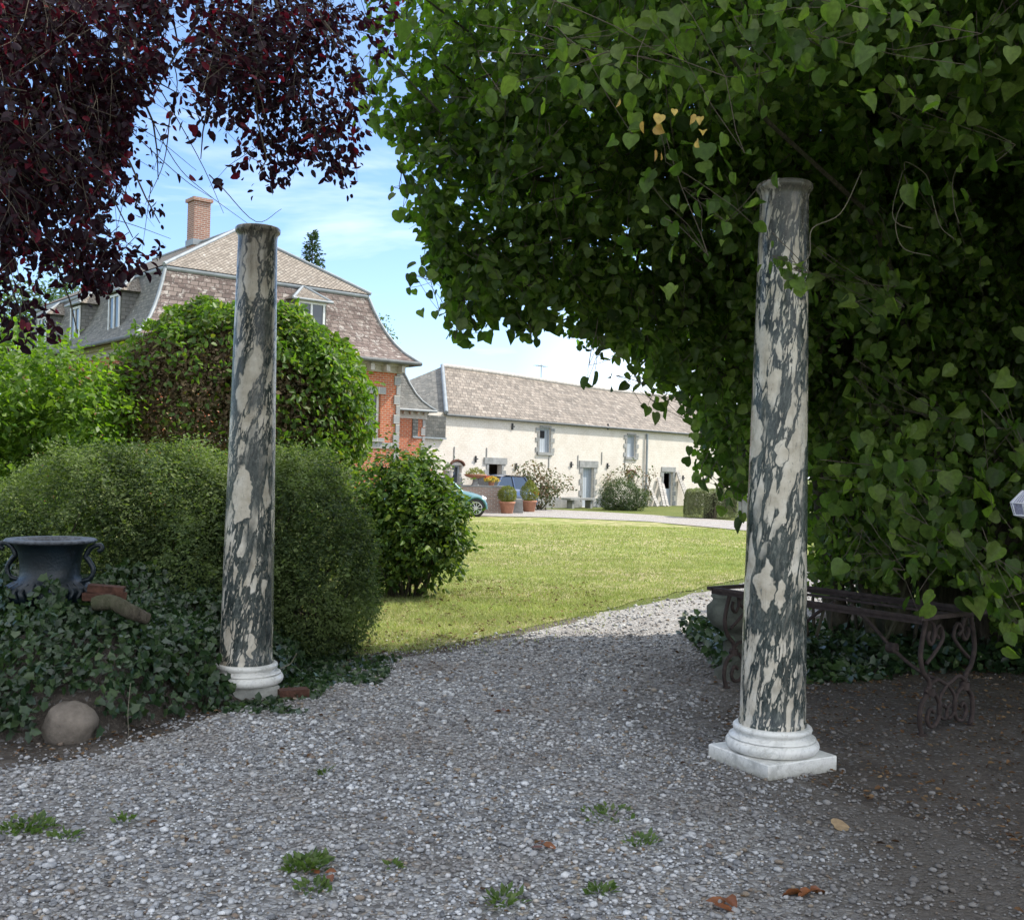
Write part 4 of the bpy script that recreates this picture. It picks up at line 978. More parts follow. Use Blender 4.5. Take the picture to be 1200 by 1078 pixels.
P = c0 + d * q[:, None] * np.array([.92, .7, 1.08]) * (1 + .015 * np.sin(d[:, :1] * 22))
foliage('foliage', P, d + rng.normal(size=(n, 3)) * .4, rng.normal(size=(n, 3)), .05 * rng.uniform(.6, 1.3, n), 'dia', leafmat('pale_yew', [(.13,.15,.07), (.17,.19,.09), (.21,.22,.11)], .2), t_)
b = MB(); b.tube([c0, c0 + UP * .9], .25, 8); b.build('stem', M['bark'], t_)
c = at(872, 598, 40.); c[2] = 0; b = MB(); b.box(c + UP * .55, (.9, .4, 1.1)); b.box(c + UP * 1.12, (1., .5, .08)); tag(b.build('gate_pillar', M['greystone']), 'grey stone pier right of the boxy hedge beyond the lawn', 'pier')

# ================================================================== TREES BEHIND
def far_tree(name, loc, lobes, leaf, dens, mat, lab, cat='tree', group=None, shell=.6, trunk=.2, per=5, length=.5):
    t_ = tag(empty(name, loc), lab, cat, group); L = [(np.array(loc) + np.array(o), r) for o, r in lobes]
    crown('crown', L, dens, leaf, per, length, 'dia', mat, t_, shell=shell)
    b = MB(); top = np.array(loc) + np.array(lobes[0][0]); limb(b, loc, top, trunk, trunk * .4, 6)
    for o, r in lobes[1:]: limb(b, np.array(loc) * .5 + top * .5, np.array(loc) + np.array(o), trunk * .4, trunk * .12, 5)
    b.build('trunk', M['bark'], t_); return t_
c = at(366, 290, 62.); top = c[2]; loc = np.array([c[0], 62., 0])
t_ = tag(empty('fir_tree', loc), 'dark pointed fir tree rising behind the manor roof', 'tree')
b = MB(); b.tube([loc, loc + UP * (top + .6)], [.25, .03], 6); b.build('trunk', M['bark'], t_)
Ps, Ts = [], []
for k in range(60):
    z = top + .8 - k * .13; L = .12 + .045 * k
    for a in rng.uniform(0, 2 * math.pi, 4):
        e = np.array([math.cos(a), math.sin(a), -.12 + .5 * math.exp(-k / 6)]); m_ = int(6 + L * 16); q = rng.uniform(.05, 1, m_)[:, None]
        Ps.append(loc + UP * z + e * L * q + rng.normal(size=(m_, 3)) * .06); Ts.append(np.tile(e, (m_, 1)) + rng.normal(size=(m_, 3)) * .5)
Ps, Ts = np.concatenate(Ps), np.concatenate(Ts); foliage('crown', Ps, UP + rng.normal(size=Ps.shape) * .4, Ts, .22 * rng.uniform(.6, 1.3, len(Ps)), 'dia', M['fir'], t_)
c = at(452, 385, 60.)
far_tree('birch_tree', (c[0] - .5, 60, 0), [((0, 0, c[2] - .6), (.95, .9, 1.2)), ((-.8, 0, c[2] - 2.2), (1.6, 1.4, 1.5)), ((.2, 0, c[2] + .5), (.4, .4, .5))], .22, 9, M['far_leaf'], 'airy green tree showing past the right edge of the mansard roof', shell=.9)
c = at(78, 340, 55.)
far_tree('distant_tree', (c[0], 55, 0), [((0, 0, c[2] - 1.2), (2.2, 2, 2.2)), ((-2.4, 0, c[2] - 1.5), (2.6, 2, 2.2)), ((2.3, 0, c[2] - 2.8), (1.8, 1.5, 1.5))], .3, 8, M['far_leaf'], 'pale green tree far behind the manor on the left', shell=.8)
# bright shrubs and small trees at the left, before the house
c = at(30, 480, 15.)
far_tree('lilac_bush', (c[0], 15., 0), [((-.2, 0, 2.7), (1.2, 1.1, .80)), ((-1.2, 0, 2.2), (1.3, 1.1, 1.1)), ((.7, .2, 2.2), (.75, .8, .80)), ((-.2, .2, 1.2), (1.4, 1.1, .9)), ((-1.8, 0, 2.9), (1., 1., .8))], .13, 60, M['bright'], 'sunlit yellow-green leafy bush at the left edge before the manor', 'bush', trunk=.07, length=.3, shell=.55)
c = at(10, 520, 19.)
far_tree('hazel_bush', (c[0] - .8, 19., 0), [((0, 0, 2.0), (2.2, 1.6, 2.0)), ((2.2, 0, 1.5), (1.8, 1.2, 1.4)), ((5.0, 1., 1.2), (1.8, 1.2, 1.2))], .16, 30, M['bright'], 'deep green shrubbery behind the sunlit bush at the left edge', 'bush', trunk=.07)
# umbrella tree with a dry brown interior
D_ = 17.; c = at(285, 480, D_); dc = np.array([c[0], D_, 0])
zt_ = at(290, 352, D_)[2]; zb_ = at(290, 545, D_)[2]
t_ = tag(empty('umbrella_tree', dc), 'dome-shaped trained tree with green skin and dry brown underside', 'tree')
rx = 2.12; ry = 1.9; dc[0] -= .06; rz2 = zt_ - 2.35
n = 30000; d = sph(n); d[:, 2] = np.where(d[:, 2] < -.25, -d[:, 2], d[:, 2]); th = np.arctan2(d[:, 1], d[:, 0])
lump = 1 + .045 * np.sin(d[:, 0] * 9 + 1) * np.sin(d[:, 1] * 8) + .03 * np.sin(d[:, 0] * 21 + d[:, 2] * 13)
q = 1 - .13 * rng.uniform(size=n) ** 1.5
zz = np.sign(d[:, 2]) * np.abs(d[:, 2]) ** .8
P = dc + UP * 2.3 + np.c_[d[:, 0] * rx, d[:, 1] * ry, zz * rz2] * (q * lump)[:, None]
# the near face is bare below: leave the leaves off there
rel = P - dc; front = (rel[:, 1] < .9) & (rel[:, 2] < 2.3 + rz2 * (.70 + .10 * np.sin(rel[:, 0] * 3))) & (rel[:, 0] < 1.0 + .35 * np.sin(rel[:, 2] * 5)) & (rel[:, 0] > -2.0)
P = P[~front | (rng.uniform(size=n) < .13 + .12 * (np.sin(rel[:, 0] * 4) * np.sin(rel[:, 2] * 5) > .1))]
P2 = P; d2 = nrm((P2 - dc - UP * 2.3) / [rx, ry, rz2]); m_ = len(P2)
foliage('crown', P2, d2 + rng.normal(size=(m_, 3)) * .5, rng.normal(size=(m_, 3)) + [0, 0, -.8] + d2 * .4, .105 * rng.uniform(.5, 1.25, m_), 'oval', M['dome'], t_)
# curtain of leaves hanging on the right side
c = dc + np.array([1.32, -.3, 1.9])
P, N = lobes_pts([(c, (.62, .8, 1.0)), (c + [-.55, -.2, -.3], (.6, .6, .75)), (c + [.05, 0, .9], (.75, .9, .7)), (c + [-.6, .1, .9], (.7, .9, .7)), (c + [-.2, 0, -.8], (.35, .4, .45))], 75, shell=.5)
foliage('hanging_leaves', *twig_leaves(P, N, .11, 5, .25, droop=.9), 'oval', M['dome'], t_)
# dry inner twigs
n = 9000; d = sph(n); d[:, 2] = np.where(d[:, 2] < -.35, -d[:, 2], d[:, 2]); q = .93 - .28 * rng.uniform(size=n)
P = dc + UP * 2.3 + np.c_[d[:, 0] * rx, d[:, 1] * ry, d[:, 2] * rz2] * q[:, None]
foliage('dry_twigs', P, rng.normal(size=(n, 3)), rng.normal(size=(n, 3)) + d, .16 * rng.uniform(.5, 1.3, n), 'needle', M['brown_twigs'], t_)
n = 26000; d = sph(n); d[:, 2] = np.where(d[:, 2] < -.3, -d[:, 2], d[:, 2]); d[:, 1] = -np.abs(d[:, 1]); q = .95 - .12 * rng.uniform(size=n)
P = dc + UP * 2.3 + np.c_[d[:, 0] * rx, d[:, 1] * ry, d[:, 2] * rz2] * q[:, None]
foliage('dry_leaves', P, d + rng.normal(size=(n, 3)) * .7, rng.normal(size=(n, 3)), .085 * rng.uniform(.5, 1.3, n), 'dia', M['brown_twigs'], t_)
b = MB(); tr = at(405, 560, D_ - .2); tr[2] = 0; limb(b, tr, tr + UP * 1.9, .06, .05, 5)
limb(b, dc, dc + UP * 2.2, .12, .1, 5)
for k in range(46):
    a = rng.uniform(0, 2 * math.pi); e = rng.uniform(.1, 1.); s_ = dc + UP * 2.1 if k % 3 else tr + UP * 1.8
    limb(b, s_, dc + UP * 2.3 + np.array([rx * .9 * math.cos(a) * e, ry * .9 * math.sin(a) * e, rz2 * .88 * math.sqrt(max(0, 1 - e * e * .9))]), .035, .008, 8, .3, 0, 5)
b.build('trunk', M['bark'], t_)

# ================================================================== NEAR SHRUBS, LEFT
def sheared(name, lobes, n_m2, leaf, mat, lab, cat, keep=None, shape='needle', shell=.16, sh2=.5, dark=None):
    c0 = np.mean([c for c, r in lobes], 0); c0[2] = 0
    t_ = tag(empty(name, c0), lab, cat)
    P, N = lobes_pts(lobes, n_m2, shell=shell, lump=.05, keep=keep, inner=.03)
    P = P + .05 * np.stack([np.sin(P[:, 2] * 11 + P[:, 0] * 7), np.sin(P[:, 0] * 13), np.sin(P[:, 0] * 9 + P[:, 1] * 11)], 1)
    foliage('foliage', *twig_leaves(P, N, leaf, 7, leaf * 2.6, droop=.0, spread=.55, up=.2), shape, mat, t_)
    P, N = lobes_pts([(c, np.array(r) * 1.03) for c, r in lobes], 34, shell=.06, lump=.05, keep=keep, inner=.0)
    foliage('shoots', *twig_leaves(P, N, leaf * 1.1, 9, leaf * 5.5, droop=-.35, spread=.7, up=.2), shape, mat, t_)
    P, N = lobes_pts(lobes, n_m2 * .12, shell=.6, lump=.05, keep=keep, inner=.3)
    foliage('inner_foliage', *twig_leaves(P, N, leaf * 1.6, 5, leaf * 4, droop=.0), shape, mat, t_)
    b = MB()
    for k in range(26):
        c, r = lobes[k % len(lobes)]; c = np.array(c, float); e = nrm(rng.normal(size=3) + [0, 0, .8]); f = c + rng.normal(size=3) * .1; f[2] = .02
        limb(b, f, c + e * np.array(r) * .9, .022, .005, 7, .25, 0, 5)
    b.build('stem', M['bark'], t_); return t_
Y1 = 8.6
def wl(px, py, Y, rx_, rz_, ry_=None):
    c = at(px, py, Y); return (c, (rx_, ry_ or rx_, rz_))
sheared('yew_mound', [wl(120, 650, 9.3, 1.02, .92, .9), wl(215, 640, 9.4, .72, .85, .8), wl(30, 690, 9.0, .62, .72, .7), wl(240, 700, 8.9, .62, .75, .6), wl(175, 600, 9.6, .72, .56, .7), wl(285, 600, 9.8, .5, .5, .6)], 900, .034, M['yew'], 'broad feathery clipped yew mound behind the cast iron urn', 'bush', shape='dia')
sheared('yew_mound', [wl(345, 655, 9.2, .64, .86, .7), wl(345, 595, 9.4, .52, .50, .6), wl(370, 690, 9.0, .50, .62, .6), wl(300, 640, 9.5, .55, .8, .6)], 1000, .032, M['yew'], 'tall dark clipped yew mound right behind the left marble column', 'bush', shape='dia')
# laurel bush
c = gnd(473, 700)
t_ = tag(empty('laurel_bush', c), 'glossy laurel bush on the lawn edge in front of the teal car', 'bush')
lob = [(c + np.array([-.15, .1, 1.05]), (.62, .6, .62)), (c + np.array([.22, 0, .80]), (.55, .55, .62)), (c + np.array([-.3, 0, .62]), (.48, .5, .55)), (c + np.array([.1, .1, 1.40]), (.36, .36, .36)), (c + np.array([.32, 0, 1.0]), (.42, .4, .42))]
crown('foliage', lob, 190, .085, 5, .13, 'oval', M['laurel'], t_, shell=.55, droop=.0, up=.4)
crown('leaves', [(c + np.array([0, 0, 1.25]), (.66, .6, .52))], 10, .07, 7, .28, 'oval', M['laurel'], t_, shell=.1, droop=-.9, spread=.3)
b = MB()
for k in range(22):
    a = rng.uniform(0, 6.3); limb(b, c + np.array([math.cos(a) * .18, math.sin(a) * .12, 0]), c + np.array([math.cos(a) * .5, math.sin(a) * .4, rng.uniform(.6, 1.1)]), .018, .006, 6, .2, 0, 5)
b.build('stem', M['bark'], t_)

# ================================================================== IVY BANK, URN, STONES
def bankz(x, y):
    """height of the ivy bank"""
    f = 5.92 + np.clip((x + 2.42) / .55, 0, 3) * .95
    d = np.clip((-1.62 - x) / .8, 0, 1) * np.clip((y - f) / .65, 0, 1) * np.clip((9.6 - y) / .8, 0, 1)
    return (.36 + .12 * np.sin(x * 3.1 + .5) * np.sin(y * 2.7) + .06 * np.sin(x * 9) * np.sin(y * 7 + x) + .30 * np.clip(y - 6.3, 0, .8) * np.clip(-1.9 - x, 0, 1)) * d ** .5
xs = np.linspace(-6.5, -1.6, 50); ys = np.linspace(5.3, 9.7, 45); XX, YY = np.meshgrid(xs, ys)
ZZ = bankz(XX, YY) - .05
V = np.stack([XX, YY, ZZ], -1).reshape(-1, 3); i = np.arange(44 * 49); r_ = i // 49; q_ = i % 49; a_ = r_ * 50 + q_
mesh = mesh_np('earth_bank', V, np.stack([a_, a_ + 1, a_ + 51, a_ + 50], 1), M['soil'], None, True); tag(mesh, kind='structure')
n = 44000; x = rng.uniform(-6.3, -1.3, n); y = rng.uniform(5.2, 9.5, n)
n2 = 1500; x = np.r_[x, rng.uniform(-2.3, -1.25, n2)]; y = np.r_[y, rng.uniform(6.75, 8.2, n2)]
n3 = 900; x = np.r_[x, rng.uniform(-1.6, -.9, n3)]; y = np.r_[y, rng.uniform(7.5, 8.8, n3)]
h = bankz(x, y); e = .0001
P = np.c_[x, y, h]
near = (h > .05) | ((x > -2.4) & (x < -1.25) & (y > 6.75) & (rng.uniform(size=len(x)) < .5)) | ((x > -1.6) & (y > 7.7))
pr, _ = proj(P); near &= (pr[:, 0] > -420) & ~(((P[:, 0] + 1.3) ** 2 + (P[:, 1] - 7.0) ** 2) < .03)
b8 = gnd(80, 868); near &= ~((np.abs(P[:, 0] - b8[0]) < .13) & (P[:, 1] < b8[1] + .12)) | (P[:, 2] > .3)
near &= ~((np.hypot(P[:, 0] + 1.795, P[:, 1] - 7.3) < .27))
P = P[near]; n = len(P); h = P[:, 2]
gx = (bankz(P[:, 0] + .03, P[:, 1]) - bankz(P[:, 0] - .03, P[:, 1])) / .06; gy = (bankz(P[:, 0], P[:, 1] + .03) - bankz(P[:, 0], P[:, 1] - .03)) / .06
N = nrm(np.c_[-gx, -gy, np.ones(n)])
P = P + N * rng.uniform(.0, .11, n)[:, None] * np.where(h > .05, 1, .4)[:, None]; P[:, 2] = np.maximum(P[:, 2], .015)
o = foliage('ivy', P, N + rng.normal(size=(n, 3)) * .45, np.c_[-gx * 0, -gy * 0 - .6, -.5 * np.ones(n)] + rng.normal(size=(n, 3)) * .6, rng.uniform(.03, .07, n), 'ivy', M['ivy'])
tag(o, 'dark glossy ivy smothering the bank below the urn and round the left column base', 'ivy', kind='stuff')
# a second sheet of ivy under the linden
n = 9000; x = rng.uniform(1.7, 6.5, n); y = rng.uniform(8.2, 10.6, n); ok = (y > 8.5 + .3 * np.sin(x * 2)); x, y = x[ok], y[ok]; n = len(x)
P = np.c_[x, y, rng.uniform(.02, .22, n) * np.clip((y - 8.2) / .8, .2, 1)]
o = foliage('ground_ivy', P, np.array([0, -.4, 1.]) + rng.normal(size=(n, 3)) * .5, rng.normal(size=(n, 3)) + [0, -.6, -.3], rng.uniform(.04, .09, n), 'ivy', M['ivy'])
tag(o, 'ivy creeping over the ground at the foot of the linden', 'ivy', kind='stuff')
# cast-iron urn
c = at(58, 700, 7.0); uz = at(58, 631, 7.0)[2]; bz_ = at(58, 708, 7.)[2]
ur = tag(empty('garden_urn', (c[0], 7.0, .3)), 'large blue-black cast iron urn with scroll handles sunk in the ivy', 'urn')
US = .86; Hh = uz - bz_; cu = np.array([c[0], 7.0, bz_]); b = MB()
b.lathe(cu, [(r_ * US, z_) for r_, z_ in [(.20, -.30), (.20, -.18), (.12, -.12), (.10, -.04), (.17, .0), (.27, .04), (.315, .09), (.30, .13), (.235, .16), (.215, .20), (.218, Hh * .62), (.232, Hh * .8), (.262, Hh * .9), (.285, Hh * .935)]], 48)
b.build('bowl', M['urn_blue'], ur)
b = MB(); b.lathe(cu, [(r_ * US, z_) for r_, z_ in [(.285, Hh * .935), (.325, Hh * .95), (.335, Hh * .975), (.322, Hh), (.24, Hh), (.22, Hh * .93), (.19, Hh * .8), (.001, Hh * .75)]], 48, False); b.build('rim', M['urn_rim'], ur)
for k in range(28):
    a = 2 * math.pi * k / 28; e = np.array([math.cos(a), math.sin(a), 0]) * US; b = MB() if k == 0 else b
    b.tube([cu + e * .19 + UP * .012, cu + e * .30 + UP * .05, cu + e * .325 + UP * .10, cu + e * .25 + UP * .15], [.012, .026, .022, .008], 6)
b.build('gadroons', M['urn_blue'], ur)
for s_ in (-1, 1):
    b = MB(); X = lambda x_, z_: cu + np.array([s_ * x_ * US, 0, z_])
    b.tube(crom([X(.25, .16), X(.31, .18), X(.33, .24), X(.29, .30), X(.27, Hh * .75), X(.31, Hh * .88), X(.375, Hh * .92), X(.39, Hh * .86), X(.365, Hh * .83)], 6), .017, 8); b.build('handle', M['urn_blue'], ur)
# ivy strands over the urn base
n = 700; a = rng.uniform(math.pi, 2 * math.pi, n); P = cu + np.c_[np.cos(a) * .30, np.sin(a) * .32, rng.uniform(-.28, .13, n) + .09 * np.sin(a * 5 + 1)]
o = foliage('climbing_ivy', P, np.c_[np.cos(a), np.sin(a), .3 * np.ones(n)] + rng.normal(size=(n, 3)) * .4, rng.normal(size=(n, 3)) * .6 + [0, 0, -.8], rng.uniform(.035, .07, n), 'ivy', M['ivy'])
tag(o, 'ivy strands climbing over the foot of the blue-black urn', 'ivy', kind='stuff')
# roof tiles / bricks and logs on the bank
for (px, py, Y, d_, rz_, ry_, lab) in ((125, 690, 6.9, (.22, .11, .045), 12, 5, 'red brick fragment on top of the pile right of the urn'),
                                      (118, 699, 6.85, (.20, .11, .05), -14, 0, 'chipped red brick under the topmost fragment right of the urn'),
                                      (137, 697, 6.9, (.10, .10, .05), 35, 8, 'small square red brick piece at the right end of the pile beside the urn')):
    c = at(px, py, Y); b = MB(); ax = np.array(Matrix.Rotation(R(rz_), 3, 'Z') @ Matrix.Rotation(R(ry_), 3, 'Y')).T; b.box(c, d_, ax=ax)
    tag(b.build('brick', M['old_brick']), lab, 'brick', 'broken bricks heaped right of the urn')
def rock(name, c, r, mat, lab, cat, seed=1, parent=None):
    bm_v, bm_f = [], []
    u = 40; v = 24; rows = []; q = np.random.default_rng(seed); ph = q.uniform(0, 6, 8); b = MB()
    for j in range(v + 1):
        th = math.pi * j / v; row = []
        for i_ in range(u):
            a = 2 * math.pi * i_ / u; e = np.array([math.sin(th) * math.cos(a), math.sin(th) * math.sin(a), -math.cos(th)])
            k = 1 + .035 * math.sin(3 * e[0] + ph[0]) * math.sin(3 * e[1] + ph[1]) + .05 * math.sin(5 * e[2] + ph[2] + 2 * e[0]) + .02 * math.sin(13 * e[0] + ph[3]) * math.sin(11 * e[2] + ph[4])
            k -= 0 * max(0, e @ nrm(q.normal(size=3) * 0 + [math.cos(ph[5]), -.8, .9])) ** 3
            row.append(np.array(c) + e * np.array(r) * k)
        rows.append(row)
    b.grid(rows, True); return tag(b.build(name, mat), lab, cat)
c = gnd(80, 868); BLD = c + np.array([0, .02, .085]); rock('boulder', BLD, (.150, .14, .135), M['rock'], 'rounded brown field stone half swallowed by ivy at the path edge', 'stone', 3)
c = at(130, 712, 6.75); b = MB(); b.tube(crom([c + [-.12, 0, .02], c + [0, .02, .03], c + [.12, .03, -.03], c + [.20, .1, -.08]], 4), [.04, .05, .05, .052, .05, .05, .05, .05, .05, .048, .045, .04, .04], 10)
tag(b.build('log', M['bark']), 'short bark-covered log below the bricks right of the urn', 'log')
c = at(222, 787, 6.9); b = MB(); b.tube([c + [-.10, .1, -.02], c + [.03, -.05, 0]], [.028, .028], 10); tag(b.build('cut_branch', M['old_brick']), 'reddish cut stub lying in the ivy left of the column base', 'branch')
# bare stems arching in the ivy
b = MB(); c = at(215, 745, 7.2)
b.tube(crom([at(200, 742, 7.3), at(215, 746, 7.2), at(228, 752, 7.2), at(240, 755, 7.1)], 5), .003, 5)
b.tube(crom([at(151, 862, 6.0), at(150, 835, 6.0), at(153, 800, 6.1)], 5), .002, 5)
b.tube(crom([at(348, 765, 7.6), at(340, 778, 7.6), at(328, 783, 7.5)], 5), .003, 5)
tag(b.build('dry_stems', M['twig_pale']), 'thin bare stems poking out of the ivy bank', 'stems', kind='stuff')

# ================================================================== RUSTY TABLE FRAME
TZ = .75; p1 = np.array([2.54, 6.5, 0]); tu = nrm(np.array([-1.0, 1.37, 0])); tv = np.array([.808, .59, 0]); TL = 1.74; TW = .78
tb = tag(empty('iron_table_frame', p1), 'rusty wrought iron table frame without top, scrolled legs beside the right column', 'table')
T = lambda l, w, z: p1 + tu * l + tv * w + UP * z
txa = np.array([tu, tv, UP])
for w_, z_ in ((.0, TZ), (TW, TZ + .0)):
    b = MB(); b.box(T(TL / 2, w_, z_), (TL, .035, .022), ax=txa); b.box(T(TL/2, w_, z_ - .022), (TL, .006, .03), ax=txa); b.build('long_rail', M['rusty'], tb)
for w_ in (.40,):
    b = MB(); b.box(T(TL / 2, w_, TZ - .003), (TL - .03, .028, .016), ax=txa); b.build('slat_rail', M['rusty'], tb)
for l_ in (0, TL):
    b = MB(); b.box(T(l_, TW / 2, TZ + .002), (.04, TW + .06, .026), ax=txa); b.build('end_rail', M['rusty'], tb)
def scroll_leg(l_, w_, s_):
    """one lyre-shaped leg in the plane of the table end"""
    Q = lambda a, z: T(l_, w_ + s_ * a, z)
    b = MB()
    b.tube(crom([Q(-.02, TZ - .02), Q(.05, TZ - .05), Q(.075, TZ - .12), Q(.04, TZ - .18), Q(.0, TZ - .145), Q(.012, TZ - .10)], 6), .013, 7)
    b.tube(crom([Q(-.02, TZ - .02), Q(-.06, .60), Q(-.075, .50), Q(-.04, .40), Q(.02, .34), Q(.03, .27)], 6), [.016] * 31, 8)
    b.tube(crom([Q(.03, .27), Q(.10, .24), Q(.15, .16), Q(.12, .07), Q(.05, .05), Q(.01, .10), Q(.04, .16), Q(.08, .14)], 6), .014, 7)
    b.tube(crom([Q(.03, .27), Q(-.05, .20), Q(-.07, .10), Q(-.04, .0)], 6), .016, 8)
    b.tube([Q(.03, .245), Q(.03, .295)], .034, 10); b.tube([Q(-.04, .0), Q(-.04, .02)], .03, 8)
    b.build('leg', M['rusty'], tb)
for l_ in (.06, TL - .06):
    scroll_leg(l_, .16, 1); scroll_leg(l_, TW - .16, -1)
    b = MB(); Q = lambda a, z: T(l_, TW / 2 + a, z)
    b.tube(crom([Q(-.24, .27), Q(-.13, .34), Q(0, .30), Q(.13, .34), Q(.24, .27)], 6), .013, 7)
    for s_ in (-1, 1):
        b.tube(crom([Q(0, .30), Q(s_ * .08, .22), Q(s_ * .09, .12), Q(s_ * .02, .08), Q(s_ * -.0, .14), Q(s_ * .04, .17)], 6), .012, 7)
        b.tube(crom([Q(s_ * .24, .45), Q(s_ * .14, .52), Q(s_ * .06, .60), Q(s_ * .10, .68), Q(s_ * .15, .64), Q(s_ * .11, .60)], 6), .012, 7)
    b.build('scrollwork', M['rusty'], tb)
for (a_, e_) in ((.06, .80), (TL - .06, TL - .80)):
    b = MB(); b.tube(crom([T(a_, TW / 2, .30), T(a_ + (e_ - a_) * .3, TW / 2, .36), T(a_ + (e_ - a_) * .55, TW / 2, .47), T(a_ + (e_ - a_) * .8, TW / 2, .62), T(e_, TW / 2, TZ - .03)], 6), .013, 7)
    k = T(a_ + (e_ - a_) * .55, TW / 2, .47); b.tube([k - tu * .03, k + tu * .03], .036, 10); b.build('brace', M['rusty'], tb)
# stone pot behind the right column
c = at(864, 720, 8.35); b0 = np.array([c[0], 8.35, 0])
t_ = tag(empty('stone_pot', b0), 'dark mossy stone pot on a pedestal half hidden behind the right column', 'pot')
b = MB(); b.lathe(b0, [(.17, 0), (.17, .06), (.11, .10), (.10, .34), (.13, .38), (.19, .41), (.235, .47), (.24, .56), (.20, .60), (.19, .62), (.21, .64), (.20, .66), (.15, .65), (.001, .58)], 28, False); b.build('bowl', M['mossy_stone'], t_)
mound('ivy', b0 + UP * .15, .22, 160, .07, M['ivy'], t_, 1.8, 'ivy')
# pale mesh ornament cut by the right edge of the photo
c = at(1212, 592, 4.6)
t_ = tag(empty('mesh_lantern', c), 'pale wire-mesh lantern hanging at the right edge before the linden', 'lantern')
b = MB(); rows = []
for z, r in ((.063, .02), (.060, .05), (.008, .095), (-.045, .080), (-.062, .02)): rows.append([c + np.array([r * math.cos(a), r * math.sin(a), z]) for a in np.linspace(0, 2*math.pi, 10, endpoint=False)])
b.grid(rows, True, sm=False); b.face(rows[0]); b.face(rows[-1][::-1]); b.build('mesh_panel', M['mesh_dark'], t_)
b = MB()
for r_ in rows[1:4]: b.tube(r_ + [r_[0]], .0035, 6)
for i_ in range(10): b.tube([r_[i_] for r_ in rows], .003, 5)
for j_ in range(1, 6):
    f = j_ / 6; rr = [rows[1][i_] * (1 - f) + rows[2][i_] * f for i_ in range(10)]; b.tube([q * 1.0005 for q in rr] + [rr[0]], .0014, 4)
for i_ in range(10):
    for f in (.25, .5, .75):
        b.tube([rows[1][i_] * (1 - f) + rows[1][(i_ + 1) % 10] * f, rows[2][i_] * (1 - f) + rows[2][(i_ + 1) % 10] * f], .0013, 4)
b.build('wire_frame', M['mesh_white'], t_)
b = MB(); b.tube(wander(c + UP * .062, c + UP * 2.1, 5, .02), .004, 5); b.build('hanging_wire', M['twig'], t_)

# ================================================================== WEEDS, LEAVES ON THE GRAVEL
def weed(px, py, r, n, lab, mat='weed', long=False):
    c = gnd(px, py); a = rng.uniform(0, 6.28, n); q = rng.uniform(0, 1, n) ** .7 * r
    P = c + np.c_[np.cos(a) * q, np.sin(a) * q, .012 + rng.uniform(0, .02, n)]
    tip = np.c_[np.cos(a), np.sin(a), rng.uniform(.3, 1.4, n)] + rng.normal(size=(n, 3)) * .3
    o = foliage('weed_tuft', P, UP + rng.normal(size=(n, 3)) * .5, tip, rng.uniform(.02, .045, n), 'needle' if long else 'dia', M[mat]); tag(o, lab, 'weed', 'green weeds sprouting in the gravel')
for a in ((358, 1020, .09, 190, 'green weed tuft in the gravel near the bottom, brightest and fullest'), (368, 1047, .06, 50, 'sparse weed sprigs just below the fullest tuft'),
          (30, 975, .11, 150, 'low flat weed patch in the gravel at the left edge'), (78, 985, .06, 34, 'thin weed patch right of the flat one at the left edge'),
          (590, 1062, .08, 60, 'small weed at the bottom edge below the middle of the gravel'), (704, 1052, .05, 40, 'upright weed sprig near the bottom between the middle and right column'),
          (712, 960, .12, 50, 'straggly weeds in the gravel in line with the gap left of the right column'), (145, 967, .04, 26, 'tiny sprig in the gravel right of the flat left-edge weeds'),
          (380, 910, .04, 18, 'tiny sprig in the gravel halfway between the left column and the fullest tuft'), (752, 992, .07, 40, 'pale weeds right of the straggly ones before the right column'),
          (462, 1020, .035, 16, 'small weed sprig right of the fullest tuft')): weed(*a)
c = gnd(977, 972); o = foliage('fallen_leaf', np.array([c + UP * .02]), np.array([[.1, -.3, 1.]]), np.array([[1., .2, .05]]), np.array([.085]), 'heart', M['litter_pale'] if 'litter_pale' in M else leafmat('pale_dry_leaf', [(.38,.27,.16), (.36,.26,.16)], .1)); tag(o, 'single curled tan leaf on the dark soil right of the plinth', 'leaf')
for (px, py, s_, lab) in ((640, 997, .06, 'reddish brown dead leaf on the gravel in the lower middle'), (590, 838, .05, 'small brown leaf on the gravel beyond the middle of the path'), (845, 1062, .09, 'rust-coloured dead leaf at the bottom edge right of centre'), (948, 1050, .08, 'rusty dead leaf at the bottom right on the soil'), (385, 1030, .05, 'brown leaf beside the fullest weed tuft')):
    c = gnd(px, py); m_ = 3
    o = foliage('dead_leaf', c + UP * .022 + rng.normal(size=(m_, 3)) * [.02, .02, .002], UP + rng.normal(size=(m_, 3)) * .35, rng.normal(size=(m_, 3)) * [1, 1, .1], np.full(m_, s_), 'oval', M['deadleaf'] if 'deadleaf' in M else M.setdefault('deadleaf', leafmat('rust_leaf', [(.16,.055,.025), (.22,.08,.03)], .1))); tag(o, lab, 'leaf')

c0_ = np.array([6.2, 12.6, 0.])
hb = tag(empty('back_hedge', c0_), 'dark leafy hedge in the shade behind the linden stems', 'hedge')
P, N = lobes_pts([((4.7, 12.6, 1.2), (.95, .7, 1.25)), ((5.8, 12.8, 1.3), (1.3, .8, 1.4)), ((7.4, 12.7, 1.3), (1.5, .8, 1.5))], 130, shell=.5)
foliage('foliage', *twig_leaves(P, N, .10, 5, .2), 'oval', M['ivy'], hb)
b = MB()
for x_ in (4.1, 4.7, 5.4, 6.2, 7.2, 7.9): limb(b, (x_, 12.7, 0), (x_ + .1, 12.7, 1.8), .04, .02, 5)
b.build('stem', M['bark'], hb)

